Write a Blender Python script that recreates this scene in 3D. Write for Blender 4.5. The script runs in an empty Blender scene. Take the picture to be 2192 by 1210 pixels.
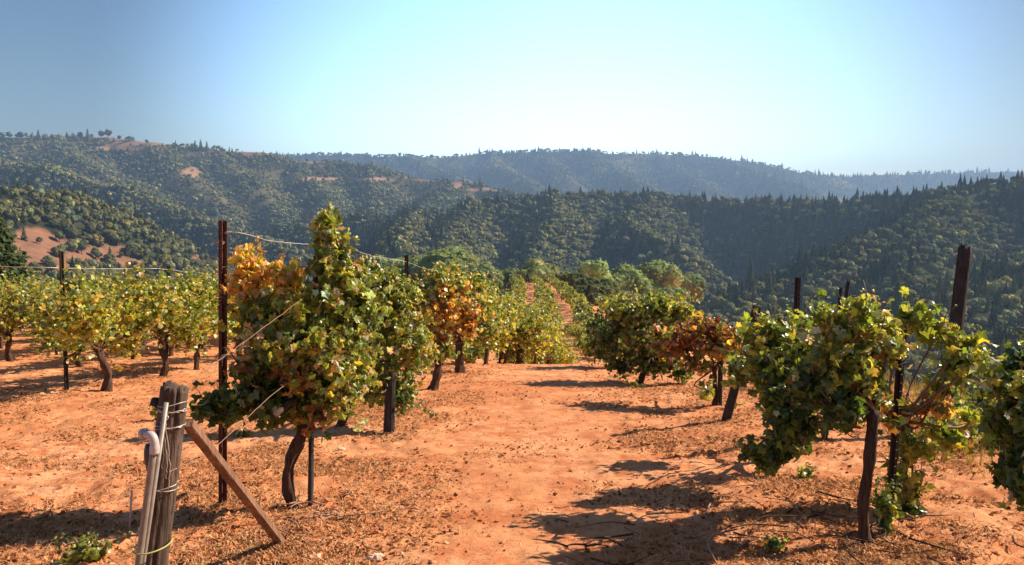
import bpy, math, zlib
import numpy as np
from mathutils import Vector, Matrix
R = math.radians

# ------------------------------------------------------------------ camera, world, sun, exposure
sc = bpy.context.scene
COL = sc.collection
EYE = 1.6                      # camera height above the ground it stands on
PITCH = R(5.15)
FPX = 1720.0                   # focal length in pixels of the 2192 px wide photograph
cam_d = bpy.data.cameras.new('camera'); cam = bpy.data.objects.new('camera', cam_d); COL.objects.link(cam)
cam.location = (0, 0, EYE); cam.rotation_euler = (R(90) - PITCH, 0, 0)
cam_d.sensor_width = 36; cam_d.lens = 36 * FPX / 2192
cam_d.clip_start = 0.05; cam_d.clip_end = 20000
sc.camera = cam

SUN_EL, SUN_AZ = R(37), R(71)          # azimuth measured from +Y towards +X
sd = bpy.data.lights.new('sun', 'SUN'); sun = bpy.data.objects.new('sun', sd); COL.objects.link(sun)
sd.energy = 4.8; sd.angle = R(0.5); sd.color = (1.0, 0.86, 0.68)
sv = Vector((math.sin(SUN_AZ) * math.cos(SUN_EL), math.cos(SUN_AZ) * math.cos(SUN_EL), math.sin(SUN_EL)))
sun.rotation_euler = sv.to_track_quat('Z', 'Y').to_euler(); sun.location = (60, 20, 60)

w = bpy.data.worlds.new('World'); sc.world = w; w.use_nodes = True
nt = w.node_tree; nt.nodes.clear()
wo = nt.nodes.new('ShaderNodeOutputWorld'); bg = nt.nodes.new('ShaderNodeBackground')
sky = nt.nodes.new('ShaderNodeTexSky'); sky.sky_type = 'NISHITA'; sky.sun_disc = False
sky.sun_elevation = SUN_EL; sky.sun_rotation = SUN_AZ; sky.air_density = 1.0; sky.dust_density = 0.7; sky.ozone_density = 2.0
sky.altitude = 300
hs = nt.nodes.new('ShaderNodeHueSaturation'); hs.inputs['Saturation'].default_value = 1.12; hs.inputs['Hue'].default_value = .500
tcw = nt.nodes.new('ShaderNodeTexCoord'); dp = nt.nodes.new('ShaderNodeVectorMath'); dp.operation = 'DOT_PRODUCT'
dp.inputs[1].default_value = (math.sin(R(6)) * math.cos(R(4)), math.cos(R(6)) * math.cos(R(4)), math.sin(R(4)))
mr = nt.nodes.new('ShaderNodeMapRange'); mr.interpolation_type = 'SMOOTHSTEP'; mr.inputs['From Min'].default_value = math.cos(R(34)); mr.inputs['From Max'].default_value = 1.0
mr.inputs['To Min'].default_value = .45; mr.inputs['To Max'].default_value = 1.85
ml = nt.nodes.new('ShaderNodeVectorMath'); ml.operation = 'SCALE'
nt.links.new(tcw.outputs['Generated'], dp.inputs[0]); nt.links.new(dp.outputs['Value'], mr.inputs['Value']); nt.links.new(mr.outputs[0], ml.inputs['Scale'])
nt.links.new(sky.outputs[0], hs.inputs['Color']); nt.links.new(hs.outputs[0], ml.inputs[0]); 
sx_ = nt.nodes.new('ShaderNodeSeparateXYZ'); m2 = nt.nodes.new('ShaderNodeMapRange'); m2.interpolation_type = 'SMOOTHSTEP'; nt.links.new(tcw.outputs['Generated'], sx_.inputs[0]); nt.links.new(sx_.outputs['X'], m2.inputs['Value'])
m2.inputs['From Min'].default_value = .0; m2.inputs['From Max'].default_value = .58; m2.inputs['To Min'].default_value = 1; m2.inputs['To Max'].default_value = .42
mm = nt.nodes.new('ShaderNodeVectorMath'); mm.operation = 'SCALE'; nt.links.new(ml.outputs[0], mm.inputs[0]); nt.links.new(m2.outputs[0], mm.inputs['Scale']); nt.links.new(mm.outputs[0], bg.inputs[0]); nt.links.new(bg.outputs[0], wo.inputs[0])
bg.inputs[1].default_value = 0.12
vs = sc.view_settings
vs.view_transform = 'Standard'; vs.look = 'None'; vs.exposure = 0.95; vs.gamma = 1; vs.use_curve_mapping = False
cy = sc.cycles
cy.max_bounces = 6; cy.diffuse_bounces = 3; cy.glossy_bounces = 2; cy.transmission_bounces = 4
cy.transparent_max_bounces = 8; cy.volume_bounces = 0; cy.use_adaptive_sampling = True; cy.adaptive_threshold = 0.015
cy.sample_clamp_indirect = 6
cy.use_denoising = True

# ------------------------------------------------------------------ helpers
CP, SP = math.cos(PITCH), math.sin(PITCH)
def ray(px, py):
    a, b = (px - 1096) / FPX, (605 - py) / FPX
    return np.array([a, CP + b * SP, b * CP - SP])
def P(px, py, d):
    """the point seen at that place of the photograph, d metres ahead"""
    r = ray(px, py); r = r / r[1] * d
    return np.array([r[0], r[1], r[2] + EYE])
def project(x, y, z):
    z = z - EYE
    f = y * CP - z * SP; u = y * SP + z * CP
    return 1096 + FPX * x / f, 605 - FPX * u / f

def _hash(ix, iy, seed):
    n = (ix.astype(np.int64) * 374761393 + iy.astype(np.int64) * 668265263 + seed * 1442695041) & 0xffffffff
    n = ((n ^ (n >> 13)) * 1274126177) & 0xffffffff
    n = n ^ (n >> 16)
    return (n & 0xffff) / 65535.0
def vnoise(x, y, seed=0):
    x = np.asarray(x, float); y = np.asarray(y, float)
    ix, iy = np.floor(x), np.floor(y); fx, fy = x - ix, y - iy
    fx = fx * fx * fx * (fx * (fx * 6 - 15) + 10); fy = fy * fy * fy * (fy * (fy * 6 - 15) + 10)
    a, b = _hash(ix, iy, seed), _hash(ix + 1, iy, seed)
    c, d = _hash(ix, iy + 1, seed), _hash(ix + 1, iy + 1, seed)
    return (a + (b - a) * fx) * (1 - fy) + (c + (d - c) * fx) * fy
def fbm(x, y, octv=4, seed=0, ridged=False):
    s = 0; a = 1; t = 0
    for o in range(octv):
        n = vnoise(x * 2 ** o + 17.3 * o, y * 2 ** o - 9.1 * o, seed + o)
        if ridged: n = 1 - abs(2 * n - 1)
        s = s + a * n; t += a; a *= 0.5
    return s / t * 2 - 1
def sstep(a, b, x):
    t = np.clip((np.asarray(x, float) - a) / (b - a), 0, 1); return t * t * (3 - 2 * t)

# ------------------------------------------------------------------ the shape of the land
def crest(*pts, sl=0.5, tree=9.0):
    q = [P(px, py, d) for px, py, d in pts]
    return np.array([[a, b, c - tree] for a, b, c in q]), sl
RIDGES = [
    # far ridge and its spurs
    crest((300, 335, 5460), (500, 332, 5460), (660, 322, 5320), (740, 318, 5320), (790, 332, 5180), (870, 332, 5180), (940, 336, 5180), (1050, 324, 5040),
          (1150, 320, 4900), (1250, 315, 4900), (1300, 326, 4900), (1400, 326, 4900), (1530, 334, 4900), (1640, 350, 4900),
          (1720, 368, 4900), (1800, 378, 5040), (1880, 372, 5040), (2050, 368, 4900), (2300, 360, 4900), (2700, 350, 4900), sl=.42),
    crest((1250, 315, 4900), (1280, 350, 4340), (1350, 385, 3779), sl=.5), crest((1050, 324, 5040), (1060, 355, 4480), (1130, 390, 3779), sl=.5),
    crest((1530, 334, 4900), (1600, 365, 4340), (1700, 395, 3779), sl=.5), crest((1400, 326, 4900), (1440, 360, 4480), (1500, 392, 3919), sl=.5),
    crest((870, 332, 5180), (900, 350, 4620), (980, 375, 4059), sl=.5), crest((1150, 320, 4900), (1180, 350, 4480), (1230, 385, 3919), sl=.5),
    # left range
    crest((-500, 275, 2700), (-200, 285, 2600), (0, 288, 2600), (150, 291, 2600), (230, 287, 2600), (330, 301, 2500), (430, 312, 2500), (500, 318, 2500),
          (560, 320, 2450), (620, 340, 2450), (700, 340, 2500), (790, 352, 2450), (860, 374, 2350), (960, 382, 2250), (1010, 388, 2200), (1110, 412, 2050),
          (1180, 440, 1900), sl=.42),
    crest((-150, 290, 2600), (-60, 325, 2200), (40, 352, 1900), sl=.5),
    crest((120, 291, 2600), (150, 325, 2300), (230, 372, 2000), (300, 405, 1800), sl=.5),
    crest((330, 301, 2500), (350, 335, 2250), (420, 385, 2000), (470, 430, 1800), sl=.52),
    crest((450, 316, 2500), (500, 350, 2250), (560, 400, 1950), (590, 450, 1750), sl=.52),
    crest((620, 340, 2450), (640, 365, 2250), (690, 410, 1950), (700, 450, 1700), sl=.52),
    crest((790, 352, 2450), (790, 385, 2200), (800, 425, 1900), (790, 460, 1700), sl=.52),
    crest((980, 385, 2200), (950, 405, 2000), (900, 430, 1800), sl=.5),
    # left, middle distance
    crest((-300, 330, 1800), (0, 345, 1700), (110, 352, 1600), (200, 392, 1500), (270, 395, 1450), (340, 430, 1400), (480, 482, 1250), (600, 520, 1100), sl=.62),
    crest((-300, 370, 560), (-100, 394, 620), (60, 402, 700), (150, 416, 750), (230, 444, 790), (330, 497, 840), (400, 547, 870), (450, 595, 890), sl=.62, tree=7),
    crest((600, 480, 1400), (680, 470, 1350), (780, 455, 1300), sl=.72),
    # the wooded middle ridge, coming nearer towards the right
    crest((700, 478, 1350), (800, 462, 1300), (880, 450, 1250), (970, 446, 1250), (1010, 430, 1250), (1150, 411, 1280), (1300, 408, 1300), (1450, 415, 1280), (1600, 422, 1180),
          (1750, 426, 1060), (1850, 418, 980), (1950, 406, 900), (2060, 390, 840), (2192, 372, 780), (2500, 340, 700), (2900, 330, 640), sl=.66),
    crest((880, 450, 1250), (860, 470, 1050), (845, 520, 850), (850, 570, 700), sl=.82),
    crest((1010, 430, 1250), (960, 470, 1050), (950, 520, 900), (960, 570, 750), sl=.82),
    crest((1180, 411, 1280), (1190, 450, 1080), (1150, 500, 930), (1140, 560, 800), sl=.85),
    crest((1400, 414, 1290), (1330, 462, 1060), (1365, 482, 960), (1440, 525, 870), (1490, 590, 780), (1505, 640, 700), sl=.82),
    # spurs on the right
    crest((2120, 385, 800), (2000, 432, 740), (1880, 482, 690), (1760, 542, 640), (1650, 592, 600), (1540, 642, 560), (1470, 680, 520), sl=.85),
    crest((1990, 440, 740), (1960, 520, 640), (1900, 600, 540), (1800, 680, 470), sl=.85),
    crest((2500, 440, 640), (2300, 510, 560), (2130, 580, 500), (1990, 640, 450), (1880, 720, 400), sl=.82),
    crest((2700, 560, 480), (2400, 620, 420), (2250, 700, 360), sl=.82),
]
_yk = np.array([-30, 0, 8, 14, 17, 20, 26, 34, 60, 100, 150, 190, 260, 420, 700, 6000.])
_zk = np.array([1.5, 0, -.76, -1.34, -1.66, -2.3, -4.3, -5.2, -7.1, -9.5, -11.9, -18, -45, -110, -190, -190.])
def profile(y):
    n = 0
    for o in (-1.2, -.6, 0, .6, 1.2): n = n + np.interp(np.asarray(y, float) + o, _yk, _zk)
    return n / 5
def rowx(d): return .065 * np.asarray(d, float) - .00030 * np.maximum(np.asarray(d, float) - 22, 0) ** 2
def near_z(x, y):
    x = np.asarray(x, float); y = np.asarray(y, float)
    u = x - rowx(y)
    z = profile(y)
    # the left shelf keeps the first slope longer
    lz = -0.097 * np.minimum(y, 46) - 0.42 * np.maximum(y - 46, 0)
    wl = sstep(-3.5, -12, u)
    z = z * (1 - wl) + lz * wl
    eR = np.interp(y, [0, 12, 20, 34, 60, 150], [5.6, 5.0, 4.6, 6, 6.5, 7])
    over = np.maximum(u - eR, 0); z = z - 0.62 * (np.sqrt(over ** 2 + 1.5 ** 2) - 1.5)
    eL = np.interp(y, [0, 40, 60, 150], [60, 60, 20, 10])
    over = np.maximum(-u - eL, 0); z = z - 0.45 * (np.sqrt(over ** 2 + 4) - 2)
    return z + 0.05 * fbm(x * .35, y * .35, 3, 5)
def hills_z(x, y):
    x = np.asarray(x, float); y = np.asarray(y, float)
    r = np.hypot(x, y)
    K = 6.0
    base = -190 + 25 * fbm(x / 400, y / 400, 3, 11)
    acc = np.exp((base + 190) / K); dmin = np.full(x.shape, 1e9)
    for pts, sl in RIDGES:
        best = np.full(x.shape, -1e9)
        wx = x + 26 * fbm(x / 130, y / 130, 3, 21); wy = y + 26 * fbm(x / 130, y / 130, 3, 31)
        for a, b in zip(pts[:-1], pts[1:]):
            ab = b - a; L2 = ab[0] ** 2 + ab[1] ** 2
            for (qx, qy, use) in ((x, y, 0),):
                t = np.clip(((qx - a[0]) * ab[0] + (qy - a[1]) * ab[1]) / L2, 0, 1)
                ds = np.hypot(qx - a[0] - t * ab[0], qy - a[1] - t * ab[1])
                t2 = np.clip(((wx - a[0]) * ab[0] + (wy - a[1]) * ab[1]) / L2, 0, 1)
                dw = np.hypot(wx - a[0] - t2 * ab[0], wy - a[1] - t2 * ab[1])
                dist = ds + (dw - ds) * sstep(10, 80, ds)
                zc = a[2] + t * ab[2]
                ca = ((qx - a[0] - t * ab[0]) * sv[0] + (qy - a[1] - t * ab[1]) * sv[1]) / (ds + 1) / math.cos(SUN_EL)
                sle = sl * (1 + .55 * sstep(.0, -.75, ca) * (1 if pts[0][1] < 2300 else .7))
                best = np.maximum(best, zc - sle * (np.sqrt(dist ** 2 + 22 ** 2) - 22))
                dmin = np.minimum(dmin, ds)
        acc = acc + np.exp(np.clip((best + 190) / K, -50, 90))
    z = -190 + K * np.log(acc)
    amp = sstep(15, 140, dmin)
    z = z + amp * (15 * fbm(x / 160, y / 160, 4, 41, True) + 5 * fbm(x / 60, y / 60, 3, 44))
    return z
def H(x, y):
    x = np.atleast_1d(np.asarray(x, float)); y = np.atleast_1d(np.asarray(y, float))
    n = near_z(x, y); r = np.hypot(x, y)
    out = n.copy(); m = r > 170
    if m.any():
        h = hills_z(x[m], y[m]); hn = n[m]
        mx = np.maximum(h, hn); out[m] = hn + (mx - hn) * sstep(170, 330, r[m])
    return out
def gz(x, y): return float(near_z(x, y))
def ground_at(px, py):
    r = ray(px, py); r = r / r[1]
    d = np.linspace(1.5, 160, 16000)
    z = EYE + r[2] * d; g = near_z(r[0] * d, d)
    i = np.argmax(z <= g)
    return np.array([r[0] * d[i], d[i], g[i]])

# ------------------------------------------------------------------ mesh helpers
def build(name, V, F, mat, parent=None, tint=None, smooth=False, loc=None):
    """V (n,3); F list of (m,k) integer arrays; one mesh object"""
    if not isinstance(F, list): F = [F]
    F = [np.asarray(f, np.int32) for f in F if len(f)]
    V = np.asarray(V, np.float32)
    me = bpy.data.meshes.new(name)
    me.vertices.add(len(V)); me.vertices.foreach_set('co', V.ravel())
    loops = np.concatenate([f.ravel() for f in F]) if F else np.zeros(0, np.int32)
    tot = np.concatenate([np.full(len(f), f.shape[1], np.int32) for f in F]) if F else np.zeros(0, np.int32)
    if len(tot):
        st = np.concatenate([[0], np.cumsum(tot)[:-1]]).astype(np.int32)
        me.loops.add(len(loops)); me.loops.foreach_set('vertex_index', loops)
        me.polygons.add(len(tot)); me.polygons.foreach_set('loop_start', st)
        me.polygons.foreach_set('use_smooth', np.full(len(tot), smooth))
    me.update(calc_edges=True)
    if tint is not None:
        a = me.color_attributes.new('tint', 'FLOAT_COLOR', 'POINT')
        c = np.ones((len(V), 4), np.float32); c[:, :3] = tint; a.data.foreach_set('color', c.ravel())
    if mat is not None: me.materials.append(mat)
    o = bpy.data.objects.new(name, me); COL.objects.link(o)
    if parent is not None: o.parent = parent
    if loc is not None: o.location = loc
    return o
def tag(o, label, cat, group=None, kind=None):
    if label: o['label'] = label
    if cat: o['category'] = cat
    if group: o['group'] = group
    if kind: o['kind'] = kind
    return o
def empty(name, loc, rz=0):
    o = bpy.data.objects.new(name, None); COL.objects.link(o); o.empty_display_size = .2
    o.location = tuple(float(v) for v in loc); o.rotation_euler = (0, 0, rz); return o
def structure(o): o['kind'] = 'structure'; return o
class MB:
    def __init__(s): s.V = []; s.F = {}; s.n = 0; s.C = []
    def add(s, V, F, c=None):
        V = np.asarray(V, float)
        for f in (F if isinstance(F, list) else [F]):
            f = np.asarray(f)
            if len(f): s.F.setdefault(f.shape[1], []).append(f + s.n)
        s.V.append(V); s.n += len(V)
        if c is not None: s.C.append(np.broadcast_to(np.asarray(c, float), (len(V), 3)))
    def build(s, name, mat, parent=None, smooth=False, loc=None):
        F = [np.concatenate(v) for v in s.F.values()]
        return build(name, np.concatenate(s.V), F, mat, parent, np.concatenate(s.C) if s.C else None, smooth, loc)
def grid_faces(nr, nc, wrap=False):
    i = np.arange(nr - 1)[:, None]; j = np.arange(nc if wrap else nc - 1)[None, :]
    k = (j + 1) % nc
    return np.stack([i * nc + j, i * nc + k, (i + 1) * nc + k, (i + 1) * nc + j], -1).reshape(-1, 4)
def tube(path, rad, segs=8, disp=None, cap=True):
    """skin a path; rad scalar or per point; disp(angle, s)->radius factor"""
    path = np.asarray(path, float); n = len(path); rad = np.broadcast_to(np.asarray(rad, float), (n,))
    T = np.gradient(path, axis=0); T /= np.linalg.norm(T, axis=1)[:, None] + 1e-9
    ref = np.array([0.31, 0.9, 0.1]) if abs(T[0] @ np.array([0, 1, 0])) < .8 else np.array([1., .1, .2])
    A = np.cross(T, ref); A /= np.linalg.norm(A, axis=1)[:, None]; B = np.cross(T, A)
    th = np.linspace(0, 2 * np.pi, segs, endpoint=False)
    s = np.linspace(0, 1, n)
    f = np.ones((n, segs)) if disp is None else disp(th[None, :] + 0 * s[:, None], s[:, None] + 0 * th[None, :])
    V = path[:, None] + (A[:, None] * np.cos(th)[None, :, None] + B[:, None] * np.sin(th)[None, :, None]) * (rad[:, None] * f)[..., None]
    V = V.reshape(-1, 3); F = [grid_faces(n, segs, True)]
    if cap:
        V = np.concatenate([V, path[:1], path[-1:]]); a = n * segs
        j = np.arange(segs); k = (j + 1) % segs
        F.append(np.stack([k, j, np.full(segs, a)], 1)); F.append(np.stack([(n - 1) * segs + j, (n - 1) * segs + k, np.full(segs, a + 1)], 1))
    return V, F
def smooth_path(pts, n):
    pts = np.asarray(pts, float); t = np.linspace(0, len(pts) - 1, n)
    P0 = np.vstack([2 * pts[0] - pts[1], pts, 2 * pts[-1] - pts[-2]])
    i = np.minimum(t.astype(int), len(pts) - 2); u = (t - i)[:, None]
    a, b, c, d = P0[i], P0[i + 1], P0[i + 2], P0[i + 3]
    return .5 * (2 * b + (c - a) * u + (2 * a - 5 * b + 4 * c - d) * u ** 2 + (3 * b - a - 3 * c + d) * u ** 3)

# ------------------------------------------------------------------ materials
def mat(name):
    m = bpy.data.materials.new(name); m.use_nodes = True
    t = m.node_tree; p = t.nodes['Principled BSDF']; return m, t, p
def N(t, kind, **kw):
    n = t.nodes.new(kind)
    for k, v in kw.items():
        if k in n.inputs: n.inputs[k].default_value = v
        else: setattr(n, k, v)
    return n
def ramp(t, fac, stops):
    r = t.nodes.new('ShaderNodeValToRGB'); e = r.color_ramp.elements
    while len(e) < len(stops): e.new(0.5)
    for el, (p, c) in zip(e, stops): el.position = p; el.color = (*c, 1)
    t.links.new(fac, r.inputs[0]); return r.outputs[0]
def mixc(t, fac, a, b, mode='MIX'):
    n = t.nodes.new('ShaderNodeMix'); n.data_type = 'RGBA'; n.blend_type = mode
    for s, v in ((0, fac), (6, a), (7, b)):
        if isinstance(v, (int, float)): n.inputs[s].default_value = v
        elif isinstance(v, tuple): n.inputs[s].default_value = (*v, 1)
        else: t.links.new(v, n.inputs[s])
    return n.outputs[2]
def bump(t, p, h, strength=.5, dist=.02):
    b = N(t, 'ShaderNodeBump'); b.inputs['Strength'].default_value = strength; b.inputs['Distance'].default_value = dist
    t.links.new(h, b.inputs['Height']); t.links.new(b.outputs[0], p.inputs['Normal'])
def noise(t, scale, detail=6, rough=.6, vec=None, out=0):
    n = N(t, 'ShaderNodeTexNoise'); n.inputs['Scale'].default_value = scale; n.inputs['Detail'].default_value = detail; n.inputs['Roughness'].default_value = rough
    if vec is not None: t.links.new(vec, n.inputs['Vector'])
    return n.outputs[out]
def objco(t):
    return t.nodes.new('ShaderNodeTexCoord').outputs['Object']
def scaled(t, v, s):
    m = N(t, 'ShaderNodeMapping'); m.inputs['Scale'].default_value = s; t.links.new(v, m.inputs['Vector']); return m.outputs[0]

def soil_mat():
    m, t, p = mat('soil'); co = t.nodes.new('ShaderNodeNewGeometry').outputs['Position']
    a = noise(t, 0.45, 4, .6, co); b = noise(t, 3.2, 8, .7, co); c = noise(t, 22, 6, .75, co); d = noise(t, 90, 4, .7, co)
    base = ramp(t, a, [(0.3, (.58, .225, .092)), (.5, (.71, .315, .145)), (.72, (.80, .41, .215))])
    base = mixc(t, ramp(t, b, [(.40, (1, 1, 1)), (.56, (0, 0, 0))]), base, (.53, .18, .070))
    base = mixc(t, ramp(t, c, [(.33, (1, 1, 1)), (.44, (0, 0, 0))]), base, (.29, .092, .036))
    base = mixc(t, ramp(t, d, [(.60, (0, 0, 0)), (.74, (.6, .6, .6))]), base, (.80, .44, .23))
    t.links.new(base, p.inputs['Base Color']); p.inputs['Roughness'].default_value = .95; p.inputs['Specular IOR Level'].default_value = .15
    h = mixc(t, .5, c, d); h = mixc(t, .4, h, b); bump(t, p, h, .9, .035)
    return m
def hill_mat():
    m, t, p = mat('hillside'); co = t.nodes.new('ShaderNodeNewGeometry').outputs['Position']
    at = N(t, 'ShaderNodeAttribute'); at.attribute_name = 'tint'
    b = noise(t, .06, 8, .7, co)
    c = mixc(t, 1.0, at.outputs['Color'], ramp(t, b, [(.3, (.55, .55, .55)), (.7, (1.25, 1.25, 1.25))]), 'MULTIPLY')
    t.links.new(c, p.inputs['Base Color']); p.inputs['Roughness'].default_value = 1; p.inputs['Specular IOR Level'].default_value = .05
    return m
def leaf_mat(name, trans=.38, rough=.5, inst=False, spec=.4):
    m, t, p = mat(name); o = t.nodes['Material Output']
    at = N(t, 'ShaderNodeAttribute'); at.attribute_name = 'tint'; col = at.outputs['Color']
    if inst:
        a2 = N(t, 'ShaderNodeAttribute'); a2.attribute_type = 'INSTANCER'; a2.attribute_name = 'itint'
        col = mixc(t, 1.0, col, a2.outputs['Color'], 'MULTIPLY')
    co = objco(t) if not inst else t.nodes.new('ShaderNodeNewGeometry').outputs['Position']
    v = noise(t, 60 if not inst else .6, 4, .6, co)
    col = mixc(t, 1.0, col, ramp(t, v, [(.3, (.7, .72, .7)), (.7, (1.25, 1.2, 1.2))]), 'MULTIPLY')
    t.links.new(col, p.inputs['Base Color']); p.inputs['Roughness'].default_value = rough; p.inputs['Specular IOR Level'].default_value = spec
    tr = t.nodes.new('ShaderNodeBsdfTranslucent')
    t.links.new(mixc(t, 1.0, col, (1.55, 1.5, .7), 'MULTIPLY'), tr.inputs[0])
    ms = t.nodes.new('ShaderNodeMixShader'); ms.inputs[0].default_value = trans
    t.links.new(p.outputs[0], ms.inputs[1]); t.links.new(tr.outputs[0], ms.inputs[2]); t.links.new(ms.outputs[0], o.inputs['Surface'])
    return m
def wood_mat(name, c1, c2, grain=(30, 30, 2.5), bs=.8):
    m, t, p = mat(name); v = scaled(t, objco(t), grain)
    n = noise(t, 1, 8, .65, v); n2 = noise(t, 5, 5, .6, objco(t))
    c = ramp(t, n, [(.32, c1), (.65, c2)])
    c = mixc(t, ramp(t, n2, [(.4, (0, 0, 0)), (.7, (.5, .5, .5))]), c, tuple(x * .5 for x in c1))
    t.links.new(c, p.inputs['Base Color']); p.inputs['Roughness'].default_value = .85; p.inputs['Specular IOR Level'].default_value = .25
    bump(t, p, n, bs, .012); return m
def plain(name, c1, c2, sc_=20, rough=.5, metal=0, bs=.2):
    m, t, p = mat(name); n = noise(t, sc_, 6, .65, objco(t))
    t.links.new(ramp(t, n, [(.35, c1), (.65, c2)]), p.inputs['Base Color'])
    p.inputs['Roughness'].default_value = rough; p.inputs['Metallic'].default_value = metal; bump(t, p, n, bs, .003); return m
M = dict(
    soil=soil_mat(), hill=hill_mat(), leaf=leaf_mat('vine_leaf', .42, .36, spec=.6), far_leaf=leaf_mat('tree_leaf', .35, .8, spec=.1),
    forest=leaf_mat('forest_leaf', .10, .9, True, .05), dead=leaf_mat('dead_leaf', .15, .9, spec=.05),
    bark=wood_mat('vine_bark', (.035, .018, .012), (.13, .075, .05), (60, 60, 6), 1.0),
    cane=plain('cane', (.16, .07, .035), (.26, .13, .06), 40, .7),
    treebark=wood_mat('tree_bark', (.05, .035, .025), (.13, .10, .08), (6, 6, 1), .8),
    grey_wood=wood_mat('grey_wood', (.036, .023, .019), (.22, .150, .115), (70, 70, 3.5), 1.0),
    dark_wood=wood_mat('dark_wood', (.016, .014, .014), (.072, .064, .062), (60, 60, 4), 1.0),
    red_wood=wood_mat('red_wood', (.14, .066, .040), (.37, .21, .135), (50, 50, 3), .8),
    rust=plain('rusted_steel', (.070, .022, .018), (.125, .045, .034), 30, .6, .4),
    wire=plain('galvanised_wire', (.42, .36, .32), (.58, .52, .47), 80, .5, .5),
    rustwire=plain('rusty_wire', (.22, .10, .06), (.4, .24, .16), 80, .6, .3),
    pvc=plain('grey_plastic_pipe', (.19, .145, .12), (.31, .25, .215), 12, .42),
    pvcw=plain('pale_plastic', (.42, .36, .36), (.52, .45, .45), 12, .4),
    tie=plain('green_tie', (.35, .36, .08), (.45, .45, .12), 12, .5),
    stone=plain('pale_stone', (.65, .42, .28), (.8, .58, .42), 25, .9, 0, .8),
    blackp=plain('black_plastic', (.02, .02, .03), (.03, .03, .04), 12, .4),
)

# ------------------------------------------------------------------ ground and hills
def polar(name, ox, oy, rs, angs, zf, m, tf=None):
    rr, aa = np.meshgrid(rs, angs, indexing='ij')
    x = ox + rr * np.sin(aa); y = oy + rr * np.cos(aa)
    z = zf(x.ravel(), y.ravel())
    V = np.stack([x.ravel(), y.ravel(), z], 1)
    o = build(name, V, grid_faces(len(rs), len(angs))[:, ::-1], m, None, None if tf is None else tf(V), True)
    return structure(o), V
def path_mask(x, y):
    u = x - 0.065 * y
    return sstep(1.5, .5, abs(u + .25 + .3 * fbm(y * .4, x * 0 + 3, 2, 8)))
def micro_z(x, y):
    d = np.hypot(x, y); z = H(x, y); f = sstep(45, 12, d)
    pm = 1 - .6 * path_mask(x, y)
    z = z + f * pm * (  .034 * fbm(x * 2.2, y * 2.2, 3, 61) + .028 * fbm(x * 9, y * 9, 3, 64)) + f * .004 * fbm(x * 25, y * 25, 2, 67)
    return z
polar('ground', 0, -4, np.geomspace(2.2, 330, 760), np.linspace(R(-52), R(52), 860), micro_z, M['soil'])
CLEAR = [  # bare patches on the hillsides: px, py, rx, ry, lo, hi distance
    (100, 520, 80, 26, 500, 1200), (160, 550, 70, 22, 500, 1200), (70, 500, 45, 22, 500, 1200), (225, 535, 55, 18, 500, 1200), (60, 545, 50, 26, 500, 1200),
    (250, 555, 60, 16, 500, 1200), (430, 552, 45, 16, 500, 1300), (195, 505, 35, 12, 500, 1200), (120, 575, 60, 16, 450, 1200),
    (250, 318, 48, 7, 1700, 3000), (245, 296, 45, 5, 1700, 3000), (410, 370, 20, 12, 1500, 3000), (330, 308, 90, 7, 1700, 3000), (540, 326, 60, 8, 1700, 3000), (700, 344, 90, 6, 1700, 3000),
    (930, 380, 60, 7, 1700, 3000), (980, 396, 14, 12, 1700, 3000), (800, 385, 60, 5, 1700, 3000), (140, 287, 110, 4, 2000, 3000), (690, 385, 50, 5, 1500, 3000), (1060, 405, 50, 5, 1700, 3000)]
def clearing(x, y, z):
    px, py = project(x, y, z); r = np.hypot(x, y); c = np.zeros(len(x)); n = 1.1 * fbm(x / 26, y / 26, 4, 71)
    for a, b, rx, ry, lo, hi in CLEAR:
        k = .8 if hi < 1500 else 1; e = ((px - a) / (rx * k)) ** 2 + ((py - b - (1 - k) * 30) / (ry * k)) ** 2
        c = np.maximum(c, sstep(1.25, .75, e + n) * (r > lo) * (r < hi))
    return c
def grassy(x, y): return sstep(.12, .35, fbm(x / 220, y / 220, 3, 75) + .25 * sstep(1700, 2100, np.hypot(x, y)) * sstep(250, -100, x + 300) - .1)
def hill_tint(V):
    x, y, z = V.T
    c = clearing(x, y, z)[:, None]; g = grassy(x, y)[:, None] * sstep(1000, 1600, np.hypot(x, y))[:, None]
    n = fbm(x / 40, y / 40, 3, 78)[:, None]
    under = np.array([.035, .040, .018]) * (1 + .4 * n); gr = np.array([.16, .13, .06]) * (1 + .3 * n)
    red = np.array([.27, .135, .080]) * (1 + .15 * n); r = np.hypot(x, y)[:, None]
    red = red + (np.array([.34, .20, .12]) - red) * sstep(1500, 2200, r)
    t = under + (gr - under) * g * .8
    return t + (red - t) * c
HRS = np.geomspace(260, 7400, 600); HAN = np.linspace(R(-50), R(56), 980)
hills, HV = polar('hills', 0, 0, HRS, HAN, lambda x, y: H(x, y) - .0, M['hill'], hill_tint)

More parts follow.
